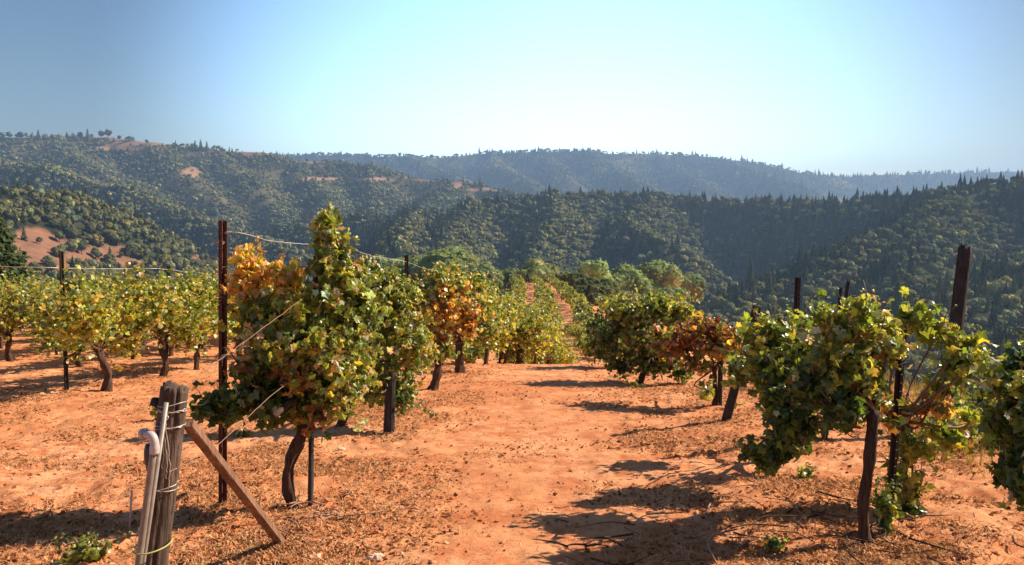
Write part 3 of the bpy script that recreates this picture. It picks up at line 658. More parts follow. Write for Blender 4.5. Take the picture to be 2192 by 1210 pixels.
tp2b, tp2t = tpost((870, 836), (870, 546), 'dark steel post in the left row, standing above the orange vine', .030, 'dark_steel')
tp3b, tp3t = tpost((143, 836), (131, 538), 'dark steel post sticking out of the yellow row, farthest left', .034, 'dark_steel')
tp4b, tp4t = tpost((356, 797), (361, 570), 'thin steel post in the yellow row, left of the tall rust red post', .030, 'dark_steel')
tp5b, tp5t = tpost((1902, 1132), (1932, 705), 'dark steel stake standing through the front right vine, leaning slightly', .026, 'dark_steel')
b6 = np.array([P(1698, 800, 8.4)[0], 8.4, 0]); b6[2] = gz(b6[0], 8.4)
tpost(None, (1708, 594), 'dark steel post leaning a little above the right vine, left of the two broken stakes', .030, 'dark_steel', base=b6)
b7 = np.array([P(1041, 700, 20)[0], 20, 0]); b7[2] = gz(b7[0], 20)
tpost(None, (1041, 598), 'short dark post end above the vines where the left row reaches the crest', .035, 'dark_steel', base=b7)
b8 = ground_at(662, 1082)
V, F = tube(smooth_path([b8 - b8 + [0, 0, -.2], P(668, 850, b8[1]) - b8, P(676, 585, b8[1] + .05) - b8], 24), np.linspace(.021, .017, 24), 8, lambda th, q: 1 + .12 * np.sin(3 * th + 12 * q) + .06 * np.sin(40 * q))
tag(build('wooden_stake', V, F, M['dark_wood'], None, None, True, tuple(b8)), 'slender weathered stake carrying the tall golden vine, wires tied to its head', 'stake')
stake_top = P(676, 600, b8[1])

def wood_post(label, foot_b, top_p, r, seed, m='grey_wood', name='wooden_post', taper=.9, rag=.035, segs=44, group=None, oval=1.0):
    rng = np.random.default_rng(seed); b = np.asarray(foot_b, float); top = np.asarray(top_p, float) - b
    n = 46; path = np.linspace([0, 0, 0], top, n) + 0; path[0] -= top / np.linalg.norm(top) * .3
    s = np.linspace(0, 1, n); ph = rng.uniform(0, 6, 8)
    def disp(th, q):
        d = np.ones_like(th)
        for k in range(6):
            a = ph[k] + .5 * np.sin(2 * q + ph[(k + 1) % 6]) * .4
            dth = np.angle(np.exp(1j * (th - a - k * 1.05)))
            d -= (.22 * (.25 + .75 * sstep(.0, .8, np.sin(3 * q + ph[k]) * .5 + q))) * np.exp(-(dth / .075) ** 2)
        return d + .05 * np.sin(3 * th + ph[6] + q) + .03 * np.sin(13 * th + 2 * q) + .02 * fbm(th * 6, q * 5, 2, seed)
    V, F = tube(path, r * (1 + (taper - 1) * s), segs, disp)
    ring = V[(n - 1) * segs:n * segs]; h = rag * fbm(np.cos(np.linspace(0, 6.28, segs)) * 3 + seed, np.sin(np.linspace(0, 6.28, segs)) * 3, 3, seed)
    V[(n - 1) * segs:n * segs] = ring + np.outer(h, unit(top)); V[-1] -= unit(top) * .01
    root = empty(name, b); o = build('post', V, F, M[m], root, None, True)
    tag(root, label, 'wooden post', group); return root, b, top
fb = np.array([P(313, 1380, 3.62)[0], 3.62, 0]); fb[2] = gz(fb[0], fb[1])
ft = P(374, 826, 3.62)
post, pb, ptop = wood_post('thick cracked grey wooden post wound with wire, at the front left', fb, ft, .064, 3, taper=.92, rag=.03)
def loop_wire(root, b, ax0, ax1, t, r, tilt, n=28, jit=.002, seed=0, rad=.0022):
    rng = np.random.default_rng(seed); c = ax0 + (ax1 - ax0) * t; th = np.linspace(0, 2 * np.pi, n)
    p = np.stack([c[0] + r * np.cos(th), c[1] + r * np.sin(th), c[2] + tilt * np.cos(th + seed)], 1) + rng.normal(size=(n, 3)) * jit
    V, F = tube(p, rad, 6); return V, F
wb = MB()
for i, (t, tl) in enumerate([(.93, .008), (.915, -.010), (.90, .004), (.845, .006), (.835, -.004), (.60, .012), (.585, -.008)]):
    V, F = loop_wire(post, pb, np.zeros(3), ptop, t, .068 - .003 * t, tl, seed=i); wb.add(V, F)
# hanging twisted ends
rng = np.random.default_rng(9)
for i in range(3):
    a = np.array([ptop[0] * .93 - .02 + .012 * i, -.070, ptop[2] * .9]); p = [a, a + [-.004, -.004, -.08], a + [.004, -.004, -.18 - .03 * i], a + [-.008, -.003, -.25 - .05 * i]]
    V, F = tube(smooth_path(p, 18) + rng.normal(size=(18, 3)) * .0025, .0022, 6); wb.add(V, F)
wb.build('wire_wrap', M['wire'], post, True)
# knotty side stub near its head
kp = ptop * .93 + np.array([-.055, -.01, 0]); V, F = tube(smooth_path([kp + [.03, 0, -.05], kp + [-.01, 0, .0], kp + [-.035, 0, .012]], 10), np.linspace(.026, .018, 10), 12, lambda th, q: 1 + .2 * np.sin(3 * th + 6 * q))
build('branch_stub', V, F, M['dark_wood'], post, None, True)

# brace: a squared timber from the post's head to the ground
bf = ground_at(612, 1160); bt = P(402, 905, 3.66)
def beam(a, b, w1, w2, m, name, label, cat, n=30, seed=0):
    ax = b - a; L = np.linalg.norm(ax); ax = ax / L; up = unit(np.cross(ax, np.array([1., 0, 0]))); sx = np.cross(up, ax)
    rng = np.random.default_rng(seed); pr = np.array([(-1, -.8), (-.8, -1), (.8, -1), (1, -.8), (1, .8), (.8, 1), (-.8, 1), (-1, .8)]); V = []
    for i in range(n + 1):
        q = pr * np.array([w1, w2]) * (1 + rng.normal(size=(8, 1)) * .02); V.append(ax * L * i / n + q[:, :1] * sx + q[:, 1:] * up)
    V = np.concatenate(V); V = np.concatenate([V, [V[:8].mean(0)], [V[-8:].mean(0)]]); j = np.arange(8); k = (j + 1) % 8; e = len(V)
    F = [grid_faces(n + 1, 8, True), np.stack([k, j, np.full(8, e - 2)], 1), np.stack([n * 8 + j, n * 8 + k, np.full(8, e - 1)], 1)]
    o = build(name, V, F, m, None, None, False, tuple(a)); return tag(o, label, cat)
beam(bf - [0, 0, .05], bt, .025, .021, M['red_wood'], 'wooden_brace', 'red brown timber brace leaning from the front wooden post down to the ground', 'wooden brace', seed=4)
# irrigation riser pipe strapped to the post
pr0 = P(272, 1400, 3.46); pr0[2] = gz(pr0[0], pr0[1]) - .05; pr1 = P(330, 955, 3.50); pipe = empty('irrigation_pipe', pr0)
V, F = tube(np.linspace(pr0, pr1, 12) - pr0, .0155, 20); build('pipe', V, F, M['pvc'], pipe, None, True)
el = smooth_path([pr1 - pr0 + [0, 0, -.035], pr1 - pr0 + [.002, 0, .015], pr1 - pr0 + [-.012, .006, .045], pr1 - pr0 + [-.045, .02, .050]], 20)
V, F = tube(el, np.where(np.arange(20) < 5, .0215, .019), 20); build('elbow', V, F, M['pvcw'], pipe, None, True)
V, F = tube(np.array([el[-1], el[-1] + [-.018, .01, -.002]]), .024, 20); build('collar', V, F, M['pvcw'], pipe, None, True)
V, F = tube(smooth_path([pr1 - pr0 + [-.03, .03, -.0], pr1 - pr0 + [-.035, .03, -.06], pr1 - pr0 + [-.03, .03, -.14]], 8), [.02, .024, .026, .026, .025, .022, .02, .016], 12); build('valve', V, F, M['blackp'], pipe, None, True)
# second thinner conduit running up the post's left side
q0 = P(306, 1207, 3.50) ; q1 = P(356, 862, 3.54)
cq = empty('conduit_pipe', (q0[0], q0[1], gz(q0[0], q0[1])))
qa = np.array([0, 0, -.05]); V, F = tube(np.array([qa, q0 - np.array(cq.location), q1 - np.array(cq.location)]), .011, 14)
build('pipe', V, F, M['pvc'], cq, None, True); tag(cq, 'thin grey conduit running up the face of the front wooden post', 'pipe')
tc = P(327, 1166, 3.56) - pr0
th = np.linspace(0, 2 * np.pi, 40); V, F = tube(np.stack([tc[0] + .078 * np.cos(th), tc[1] + .105 * np.sin(th), tc[2] + .006 * np.cos(th)], 1), .0035, 6)
build('tie', V, F, M['tie'], pipe, None, True)
tag(pipe, 'grey plastic irrigation pipe with a pale elbow, strapped to the front wooden post', 'pipe')

# other timber
b9 = ground_at(832, 925); wood_post('dark square wooden post under the vine with the trailing arm', b9, P(836, 800, b9[1]), .062, 12, 'dark_wood')
b10 = np.array([P(2022, 900, 8.4)[0], 8.4, 0]); b10[2] = gz(b10[0], 8.4)
wood_post('big split wooden post leaning right, tallest timber at the right of the picture', b10, P(2066, 532, 8.6), .074, 21, 'dark_wood', rag=.08)
b11 = np.array([P(1555, 820, 9.2)[0], 9.2, 0]); b11[2] = gz(b11[0], 9.2)
wood_post('dark wooden post leaning between the red vine and the front right vine', b11, P(1621, 655, 9.0), .052, 22, 'dark_wood')
b12 = np.array([P(1770, 850, 8.0)[0], 8.0, 0]); b12[2] = gz(b12[0], 8.0)
wood_post('broken wooden stake leaning above the right vine, the taller of a pair', b12, P(1817, 600, 8.0), .020, 23, 'dark_wood', 'broken_stake', rag=.06, group='broken stakes')
b13 = np.array([P(1765, 850, 7.9)[0], 7.9, 0]); b13[2] = gz(b13[0], 7.9)
wood_post('broken wooden stake leaning above the right vine, the shorter of a pair', b13, P(1800, 618, 7.95), .018, 24, 'dark_wood', 'broken_stake', rag=.05, group='broken stakes')
b14 = ground_at(1540, 872); wood_post('dark wooden stake under the small red brown vine', b14, P(1545, 700, b14[1]), .034, 25, 'dark_wood', 'wooden_stake')

def wire(pts, label, rad=.0032, m='wire', knots=(), name='trellis_wire', group='trellis wires'):
    pts = np.asarray(pts, float); o0 = pts[0]; n = max(20, len(pts) * 10)
    p = smooth_path(pts - o0, n); rng = np.random.default_rng(len(label)); p[1:-1] += rng.normal(size=(n - 2, 3)) * .0018
    mb = MB(); V, F = tube(p, rad, 6); mb.add(V, F)
    for t in knots:
        c = p[int(t * (n - 1))]; th = np.linspace(0, 6 * np.pi, 30); a = unit(p[min(n - 1, int(t * (n - 1)) + 1)] - c)
        q = c + np.outer(np.linspace(-.03, .03, 30), a) + np.stack([np.cos(th), np.sin(th), np.sin(th + 1)], 1) * .008; V, F = tube(q, rad * .8, 5); mb.add(V, F)
    return tag(mb.build(name, M[m], None, True, tuple(o0)), label, 'wire', group)
D1 = tp1b[1]; D2 = tp2b[1]
wire([P(478, 498, D1), P(520, 500, D1), P(575, 515, D1 + .8), P(630, 521, D1 + 1.5), P(700, 526, D1 + 2.3), P(740, 528, D1 + 3), P(790, 546, D1 + 4.2), P(870, 561, D2), P(905, 574, D2 + .8), P(960, 588, D2 + 2.2)],
     'sagging top wire from the tall red steel post to the post above the orange vine', .0034, knots=(.04, .18))
wire([P(478, 628, D1), P(560, 640, D1 + .2), P(676, 628, b8[1]), P(800, 632, D1 + 3), P(870, 640, D2)], 'middle wire running from the tall red steel post through the golden vine', .0035, knots=(.03,))
wire([P(388, 840, 3.6), P(455, 782, 4.2), P(560, 705, 5.0), stake_top + np.array([0, 0, -.06])], 'upper guy wire from the head of the front wooden post up to the slender stake', .0022, 'rustwire')
wire([P(362, 1012, 3.56), P(400, 988, 3.7), P(455, 962, 4.1), P(560, 866, 4.9), P(676, 770, b8[1])], 'lower guy wire crossing the red brown brace up into the golden vine', .0024, 'rustwire', knots=(.28,))
wire([P(-30, 570, tp3b[1] - .5), P(131, 574, tp3b[1]), P(240, 576, 14), P(361, 577, tp4b[1]), P(477, 598, 17.5), P(600, 600, 22)], 'faint top wire strung along the yellow row on the left', .006)
wire([tp1b + (tp1t - tp1b) * .72, P(510, 680, D1 + .1), P(545, 745, D1 + .25)], 'rusted steel strut angling down from the tall red steel post into the vine', .012, 'rust', name='steel_strut', group='struts')
kb = tp1b + (tp1t - tp1b) * .74
mbk = MB()
for i in range(7):
    V, F = loop_wire(None, None, np.zeros(3), np.array([0, 0, .12]), i / 7, .026, .012, seed=i, rad=.003); mbk.add(V, F)
for i in range(4):
    V, F = loop_wire(None, None, np.array([0, 0, .42]), np.array([0, 0, .46]), i / 4, .026, .008, seed=i, rad=.003); mbk.add(V, F)
tag(mbk.build('tie_wire', M['rustwire'], None, True, tuple(kb - [0, 0, .06])), 'coils of rusty tie wire wound on the tall red steel post', 'wire')
st = ground_at(275, 1140); V, F = tube(np.array([[0, 0, -.05], P(282, 1050, st[1]) - st]), .006, 8)
tag(build('marker_stick', V, F, M['pvcw'], None, None, True, tuple(st)), 'thin pale stick standing in the shadow left of the front wooden post', 'stick')

# ------------------------------------------------------------------ litter, straw, stones, weeds
rng = np.random.default_rng(77)
def nearrow(x, y): return np.exp(-((x - .065 * y + 1.95) / .8) ** 2) + np.exp(-((x - .065 * y - 1.9) / .9) ** 2)
def scatter(n, ymax=17, xl=9, power=1.6, keep_path=.25):
    out = []
    y = 2.6 + (ymax - 2.6) * rng.random(n * 3) ** power; x = rng.uniform(-1, 1, n * 3) * (y * .72 + .4)
    m = 1 - (1 - keep_path) * path_mask(x, y); g = .22 + 1.5 * fbm(x * 1.3, y * 1.3, 4, 91) + .35 * nearrow(x, y)
    ok = (rng.random(n * 3) < m * np.clip(g, .05, 1)) & (x < 6.5) & (x > -xl)
    x, y = x[ok][:n], y[ok][:n]; return x, y, micro_z(x, y)
x, y, z = scatter(34000); n = len(x); mb = MB()   # dry leaves
leaves(mb, np.stack([x, y, z + .006], 1), np.stack([rng.normal(size=n) * .5, rng.normal(size=n) * .5, np.ones(n)], 1), rng.uniform(.012, .040, n),
       np.array([(.36, .14, .055), (.27, .095, .04), (.50, .23, .10), (.14, .055, .025), (.60, .36, .19)])[rng.choice(5, n, p=[.3, .25, .25, .08, .12])], rng, 'mid', 0)
o = mb.build('leaf_litter', M['dead']); tag(o, 'curled dry vine leaves littering the orange soil', 'litter', None, 'stuff')
x, y, z = scatter(95000, keep_path=.2); n = len(x)              # straw and twigs
a = rng.uniform(0, 2 * np.pi, n); L = rng.uniform(.02, .10, n); wd = rng.uniform(.0012, .0032, n); dx, dy = np.cos(a), np.sin(a); lift = rng.uniform(.002, .03, n); k_ = rng.normal(size=n) * .25
c = np.stack([x, y, z + .004], 1); D = np.stack([dx, dy, 0 * dx], 1); Nn = np.stack([-dy, dx, 0 * dx], 1); Z = np.array([0, 0, 1.])
V = np.stack([c - D * L[:, None] / 2 - Nn * wd[:, None], c - D * L[:, None] / 2 + Nn * wd[:, None],
              c + Nn * (L * k_ * .5 + wd)[:, None] + Z * lift[:, None], c + Nn * (L * k_ * .5 - wd)[:, None] + Z * lift[:, None],
              c + D * L[:, None] / 2 + Nn * wd[:, None] * .5 + Z * lift[:, None] * .3, c + D * L[:, None] / 2 - Nn * wd[:, None] * .5 + Z * (lift * .3 + .003)[:, None]], 1)
b_ = (np.arange(n) * 6)[:, None]; F = np.concatenate([b_ + [0, 1, 2, 3], b_ + [3, 2, 4, 5]])
cc = np.array([(.62, .36, .18), (.45, .22, .10), (.24, .10, .05), (.72, .5, .3)])[rng.choice(4, n, p=[.4, .3, .18, .12])]
o = build('straw', V.reshape(-1, 3), F, M['dead'], None, np.repeat(cc, 6, 0)); tag(o, 'straw and dry grass stalks strewn over the orange soil', 'straw', None, 'stuff')
x, y, z = scatter(14000, keep_path=.45); n = len(x)               # clods
t_ = np.array([(1, 0, 0), (-.5, .87, 0), (-.5, -.87, 0), (.3, .2, .8), (0, 0, -.6)]); s_ = .004 + .026 * rng.random(n) ** 2.2
V = np.stack([x, y, z], 1)[:, None] + (t_[None] * s_[:, None, None]) * rng.uniform(.6, 1.3, (n, 5, 3)); b_ = (np.arange(n) * 5)[:, None]
F = np.concatenate([b_ + f for f in ([0, 1, 3], [1, 2, 3], [2, 0, 3], [0, 4, 1], [1, 4, 2], [2, 4, 0])])
o = build('dirt_clods', V.reshape(-1, 3), F, M['soil'], None, None, True); tag(o, 'small clods of orange dirt on the path and aisles', 'dirt', None, 'stuff')
def rock(px, py, s, seed, label, name='stone'):
    b = ground_at(px, py); rr = np.random.default_rng(seed); th = np.linspace(0, 2 * np.pi, 14, endpoint=False); V = []
    for q, zz in ((1, -.2), (1.05, .1), (.85, .28), (.45, .38)):
        V.append(np.stack([np.cos(th) * q, np.sin(th) * q * .6, np.full(14, zz)], 1) * s * (1 + .18 * rr.normal(size=(14, 1))))
    V = np.concatenate(V + [[[0, 0, .4 * s]]]); j = np.arange(14); F = [grid_faces(4, 14, True), np.stack([42 + j, 42 + (j + 1) % 14, np.full(14, 56)], 1)]
    tag(build(name, V, F, M['stone'], None, None, False, tuple(b)), label, 'stone', 'pale stones on the ground')
rock(728, 962, .045, 1, 'flat pale stone on the soil right of the golden vine trunk')
rock(805, 1196, .055, 2, 'long pale stone at the bottom edge, right of the brace foot'); rock(672, 1192, .045, 3, 'pale rounded stone near the bottom edge below the brace foot'); rock(925, 1205, .03, 4, 'small pale stone at the bottom edge beside the path')
rock(862, 1085, .02, 5, 'tiny pale stone in the path left of its middle')
def twigs(px, py, n, spread, label, seed, lmax=.5):
    b = ground_at(px, py); rr = np.random.default_rng(seed); mb = MB()
    for i in range(n):
        c = rr.normal(size=2) * spread; a = rr.uniform(0, 6.28); L = rr.uniform(.12, lmax); z0 = rr.uniform(0, .05)
        p = np.array([[c[0], c[1], 0], [c[0] + .5 * L * math.cos(a), c[1] + .5 * L * math.sin(a), 0], [c[0] + L * math.cos(a + .4), c[1] + L * math.sin(a + .4), 0]])
        p[:, 2] = [gz(*(q[:2] + b[:2])) - b[2] + z0 + rr.uniform(.005, .04) for q in p]
        V, F = tube(smooth_path(p, 8), np.linspace(.006, .0025, 8) * rr.uniform(.5, 1.3), 5); mb.add(V, F)
    tag(mb.build('twig_pile', M['rustwire'] if seed % 2 else M['bark'], None, True, tuple(b)), label, 'twigs', 'piles of pruned twigs', 'stuff')
twigs(1800, 1150, 46, .38, 'heap of dark prunings on the ground around the front right vine trunk', 2, .6)
twigs(1330, 1180, 14, .35, 'loose pruned canes lying in the shadow at the bottom of the picture', 4, .4)
twigs(670, 1110, 26, .22, 'pale dry twigs at the foot of the red brown brace', 3, .3)
twigs(1560, 1130, 12, .3, 'dry canes stretched across the shadow left of the front right vine', 5, .8)
def weed(px, py, h, wd, n, pal, label, seed, size=.035, name='weed', group='weeds on the soil'):
    b = ground_at(px, py); rr = np.random.default_rng(seed); root = empty(name, b); lb = MB(); cb = MB()
    for i in range(max(3, n // 12)):
        e = np.array([rr.normal() * wd * .6, rr.normal() * wd * .6, h * rr.uniform(.6, 1.1)])
        shoot(lb, cb, (0, 0, -.01), e, (rr.normal() * .02, 0, .02), pal, rr, size, size * .45, 'mid', .0025)
    clump(lb, (0, 0, h * .5), wd * .6, n, pal, rr, size, 'mid', .7)
    cb.build('stem', M['cane'], root, True); lb.build('leaves', M['leaf'], root); tag(root, label, 'weed', group)
weed(185, 1208, .16, .15, 260, 'green', 'low green weed tuft at the bottom left corner', 1)
weed(1722, 1030, .12, .12, 90, 'olive', 'small green weed on the soil left of the front right trunk', 2)
weed(1565, 878, .16, .14, 90, 'fresh', 'thin green weed right of the stake under the red brown vine', 3)
weed(340, 900, .22, .14, 110, 'fresh', 'green shoots growing behind the front wooden post', 4, .05)
weed(1355, 830, .12, .2, 60, 'fresh', 'pale green weeds at the foot of the dense green vine', 6)
weed(1895, 1140, .35, .12, 150, 'olive', 'leafy suckers at the foot of the dark steel stake', 5, .05)
weed(1660, 1180, .08, .1, 60, 'olive', 'tiny dry weed near the heap of prunings', 8); weed(520, 940, .1, .12, 70, 'darkgreen', 'dark green tuft under the golden vine beside the red steel post', 9)
# shrubs and dry grass where the hill falls away on the right
def shrub(x, y, h, wd, pal, label, seed, n=900, size=.10, group='shrubs on the falling slope at the right'):
    b = np.array([x, y, gz(x, y) - .05]); rr = np.random.default_rng(seed); root = empty('shrub', b); lb = MB(); cb = MB()
    for i in range(9):
        u = unit(rr.normal(size=3)); u[2] = abs(u[2]); c = u * np.array([wd, wd, h * .75]) * .7 + [0, 0, h * .12]
        V, F = tube(smooth_path([(0, 0, 0), c * [.5, .5, .6], c], 6), np.linspace(.02, .008, 6), 5); cb.add(V, F); clump(lb, c, .38 * wd, n // 9, pal, rr, size, 'low')
        shoot(lb, cb, c, c + u * .4 * wd + [0, 0, .15], (0, 0, .03), pal, rr, size * .8, .06, 'low')
    cb.build('branches', M['bark'], root, True); lb.build('foliage', M['leaf'], root); tag(root, label, 'shrub', group)
shrub(4.6, 8.0, .5, .6, 'darkgreen', 'dark low shrub on the edge of the slope behind the lime green vine', 1)
shrub(6.9, 11.2, 1.1, 1.1, 'olive', 'grey green shrub below the edge, right of the big leaning post', 2); shrub(6.0, 9.3, 1.0, .8, 'olive', 'round green shrub at the right edge behind the dark leafed vine', 3)
shrub(8.4, 12.6, 1.6, 1.5, 'darkgreen', 'large dark shrub down the slope at the right edge', 4); shrub(5.4, 13.5, .9, .9, 'olive', 'dusty shrub down the slope left of the big leaning post', 5)
n = 5200; gx = rng.uniform(3.9, 8.5, n); gy = rng.uniform(5.5, 14, n); gzz = micro_z(gx, gy); a = rng.uniform(0, 6.28, n); hh = rng.uniform(.08, .30, n)
D = np.stack([np.cos(a), np.sin(a), 0 * a], 1) * .006; c = np.stack([gx, gy, gzz], 1); tipv = np.stack([rng.normal(size=n) * .07, rng.normal(size=n) * .07, hh], 1)
V = np.stack([c - D, c + D, c + tipv * .6 + D * .6, c + tipv], 1); b_ = (np.arange(n) * 4)[:, None]; F = np.concatenate([b_ + [0, 1, 2], b_ + [0, 2, 3]])
cc = np.array([(.52, .40, .17), (.40, .27, .10), (.30, .28, .08)])[rng.choice(3, n)]
tag(build('dry_grass', V.reshape(-1, 3), F, M['dead'], None, np.repeat(cc, 4, 0)), 'dry yellow grass on the edge of the slope behind the right vines', 'grass', None, 'stuff')

# ------------------------------------------------------------------ trees
def ico(sub):
    import bmesh
    b = bmesh.new(); bmesh.ops.create_icosphere(b, subdivisions=sub, radius=1); V = np.array([v.co[:] for v in b.verts]); F = np.array([[v.index for v in f.verts] for f in b.faces]); b.free(); return V, F
ICO1, ICO2 = ico(2), ico(3)
def blob(mb, c, r3, rr, I, col):
    V, F = I; k = rr.normal(size=(5, 3)) * 3.2; d = sum(np.sin(V @ q + i) for i, q in enumerate(k)) * .055 + rr.normal(size=len(V)) * .07
    mb.add(np.asarray(c) + V * (1 + d)[:, None] * np.array(r3), F, col * rr.uniform(.8, 1.2, (len(V), 1)))
def crown_mesh(rr, kind, n, h, w_, size):
    """leaf tufts for a broadleaf or conifer of height h and half width w_"""
    lb = MB()
    if kind == 'broad':
        k = int(np.clip(n / 70, 6, 26)); C = []
        for i in range(k):
            u = unit(rr.normal(size=3)); u[2] = u[2] * .9; q = rr.uniform(.3, .72) if i > 2 else .15
            c = np.array([0, 0, h * .58]) + u * np.array([w_, w_, h * .36]) * q; lr = w_ * rr.uniform(.30, .46) * (1 if i > 2 else 1.3)
            blob(lb, c, (lr, lr, lr * .85), rr, ICO1 if n < 1200 else ICO2, pick('tree', 1, rr)[0])
            m = max(4, int(n / k)); d = unit(rr.normal(size=(m, 3))); leaves(lb, c + d * lr * rr.uniform(.85, 1.15, (m, 1)), d + rr.normal(size=(m, 3)) * .35, size * rr.uniform(.5, 1, m), pick('tree', m, rr), rr, 'low', .3)
    elif kind == 'fir':
        T = 8; sg = 9; col = pick('tree', 1, rr)[0]
        for i in range(T):
            t = i / T; z0 = h * (.06 + .94 * t); R0 = w_ * (1 - t) ** .85 * rr.uniform(.85, 1.15) + .05 * w_; z1 = min(h * 1.02, z0 + h * .30 * (1 - .4 * t))
            th = np.linspace(0, 2 * np.pi, 2 * sg, endpoint=False) + rr.uniform(0, 1); rad = R0 * np.where(np.arange(2 * sg) % 2, 1.15, .55) * rr.uniform(.7, 1.25, 2 * sg)
            V = np.stack([np.cos(th) * rad, np.sin(th) * rad, z0 - rad * .25 + rr.normal(size=2 * sg) * .012 * h], 1); V = np.concatenate([V, [[rr.normal() * .02 * w_, 0, z1]]]); jj = np.arange(2 * sg)
            lb.add(V, np.stack([jj, (jj + 1) % (2 * sg), np.full(2 * sg, 2 * sg)], 1), col * rr.uniform(.8, 1.2))
        m = n // 2; t = rr.uniform(0, 1, m); a = rr.uniform(0, 6.28, m); R0 = w_ * (1 - t) ** .85 * rr.uniform(.6, 1.05, m)
        leaves(lb, np.stack([np.cos(a) * R0, np.sin(a) * R0, h * (.06 + .94 * t) + .04 * h], 1), np.stack([np.cos(a), np.sin(a), a * 0 + .6], 1), size * (1.1 - .6 * t), pick('tree', m, rr), rr, 'low', .6)
    else:
        pos, nr, sz = [], [], []
        tiers = max(9, int(n / 45))
        for i in range(tiers):
            t = (i + rr.uniform(-.3, .3)) / tiers; z0 = h * (.08 + .92 * t); R0 = w_ * (1 - t) ** .8 * rr.uniform(.75, 1.1) + .02 * w_
            nb = max(5, int(13 * (1 - t)) + 4)
            for b in range(nb):
                a = b / nb * 6.283 + rr.uniform(0, .6) + i; rb = R0 * rr.uniform(.6, 1.1); m = max(2, int(n / tiers / nb))
                s_ = rr.uniform(.2, 1, m); pos.append(np.stack([np.cos(a) * rb * s_, np.sin(a) * rb * s_, z0 - rb * .35 * s_ + rr.normal(size=m) * .01 * h], 1))
                nr.append(np.stack([np.full(m, np.cos(a) * .5), np.full(m, np.sin(a) * .5), np.full(m, .9)], 1) + rr.normal(size=(m, 3)) * .3); sz.append(np.full(m, size) * (1.25 - .7 * t))
        pos, nr, sz = map(np.concatenate, (pos, nr, sz)); leaves(lb, pos, nr, sz * rr.uniform(.7, 1.2, len(pos)), pick('tree', len(pos), rr), rr, 'low', .6)
    return lb
HUE.update(t1=(.145, .170, .066), t2=(.195, .212, .090), t3=(.09, .115, .05), t4=(.23, .23, .105)); PAL['tree'] = dict(t1=4, t2=3, t3=3, t4=1)
def set_tree(m=1.0, warm=1.0):
    for k_, v in dict(t1=(.145, .170, .066), t2=(.195, .212, .090), t3=(.09, .115, .05), t4=(.23, .23, .105)).items(): HUE[k_] = (v[0] * m * warm, v[1] * m, v[2] * m)
def tree(kind, base, h, w_, label, seed, n=1500, size=.5, name=None, group=None, tone=(1, 1)):
    rr = np.random.default_rng(seed); root = empty(name or ('oak_tree' if kind == 'broad' else 'conifer_tree'), base); set_tree(*tone)
    mb = MB(); V, F = trunk_mesh([(0, 0, -1), (0, 0, h * .2), (h * .01, 0, h * .45), (0, 0, h * (.6 if kind == 'broad' else .92))], h * .028, h * .008, rr, 8); mb.add(V, F)
    for i in range(7 if kind == 'broad' else 0):
        a = rr.uniform(0, 6.28); z0 = h * rr.uniform(.2, .45); V, F = tube(smooth_path([(0, 0, z0), (w_ * .35 * math.cos(a), w_ * .35 * math.sin(a), z0 + h * .14), (w_ * .7 * math.cos(a), w_ * .7 * math.sin(a), z0 + h * .3)], 6), np.linspace(h * .014, h * .004, 6), 5); mb.add(V, F)
    mb.build('trunk', M['treebark'], root, True)
    crown_mesh(rr, kind, n, h, w_, size).build('crown', M['far_leaf'], root); set_tree(); return tag(root, label, 'tree', group)
# round trees just past the end of the vineyard knoll: centre of crown px, py, distance, half width px, crown height px
for i, (px, py, d, hw, hh, tone, lab) in enumerate([
        (1275, 585, 190, 38, 78, (1.5, .95), 'bright green round oak standing at the end of the far vine rows'), (1340, 603, 215, 46, 84, (1.1, 1.15), 'dusty olive oak right of the bright green oak'),
        (1412, 592, 235, 42, 80, (1.2, 1.1), 'domed olive oak behind and right of the dusty oak'), (1150, 583, 200, 42, 74, (1.0, 1.3), 'grey brown oak at the head of the far path'),
        (1195, 598, 215, 26, 50, (1.0, 1.2), 'small grey oak between the grey brown oak and the bright green oak'), (1030, 588, 210, 40, 60, (.9, 1.2), 'low olive oak left of the small dark gap above the vines'),
        (960, 572, 240, 60, 70, (.95, 1.15), 'wide olive oak behind the vines left of the far path'), (880, 578, 250, 46, 62, (1.0, 1.2), 'olive oak beside the steel post above the orange vine'), (800, 575, 260, 40, 60, (.9, 1.2), 'olive oak directly behind the top of the second vine'),
        (1475, 610, 260, 34, 64, (.9, 1.0), 'dark round oak at the lower end of the oak group'), (1430, 640, 200, 40, 50, (1.0, 1.0), 'low oak just above the yellow leaves of the right row'), (1290, 632, 150, 26, 34, (1.3, 1.0), 'low green bush tree beside the far rows'),
        (1085, 592, 225, 24, 40, (.9, 1.2), 'small round tree on the edge of the knoll')]):
    k_ = d / FPX; top = P(px, py - hh / 2, d); h = hh * k_ * 1.5; b = np.array([top[0], d, top[2] - h]); w_ = hw * k_ * 1.25
    tree('broad', b, h, w_, lab, 300 + i, 5200, .40 * w_ / 5 + .14, tone=(tone[0] * 1.75, .86 + .25 * (tone[1] - .9)))
_b = None
for q_, (x_, y_, h_) in enumerate(FARTREES):
    base_ = np.array([x_, y_, gz(x_, y_) - .2]); lab_ = 'rounded wild bush along the edge of the far vine rows'; grp_ = 'wild bushes round the far rows'
    if _b is None: _b = tree('broad', base_, 3, 2.1, lab_, 380, 1500, .2, name='bush', group=grp_, tone=(1.15, .95)); _b.scale = (h_ / 3,) * 3; _b['category'] = 'bush'
    else: copy_tree(_b, base_, q_ * 2.1, (h_ / 3 * 1.1, h_ / 3 * 1.1, h_ / 3), lab_, grp_, 'bush')
b = P(-20, 760, 62); tree('conifer', b, 12.4, 7.2, 'dark green conifer cut by the left edge behind the yellow row', 400, 16000, .55, tone=(.55, .8))
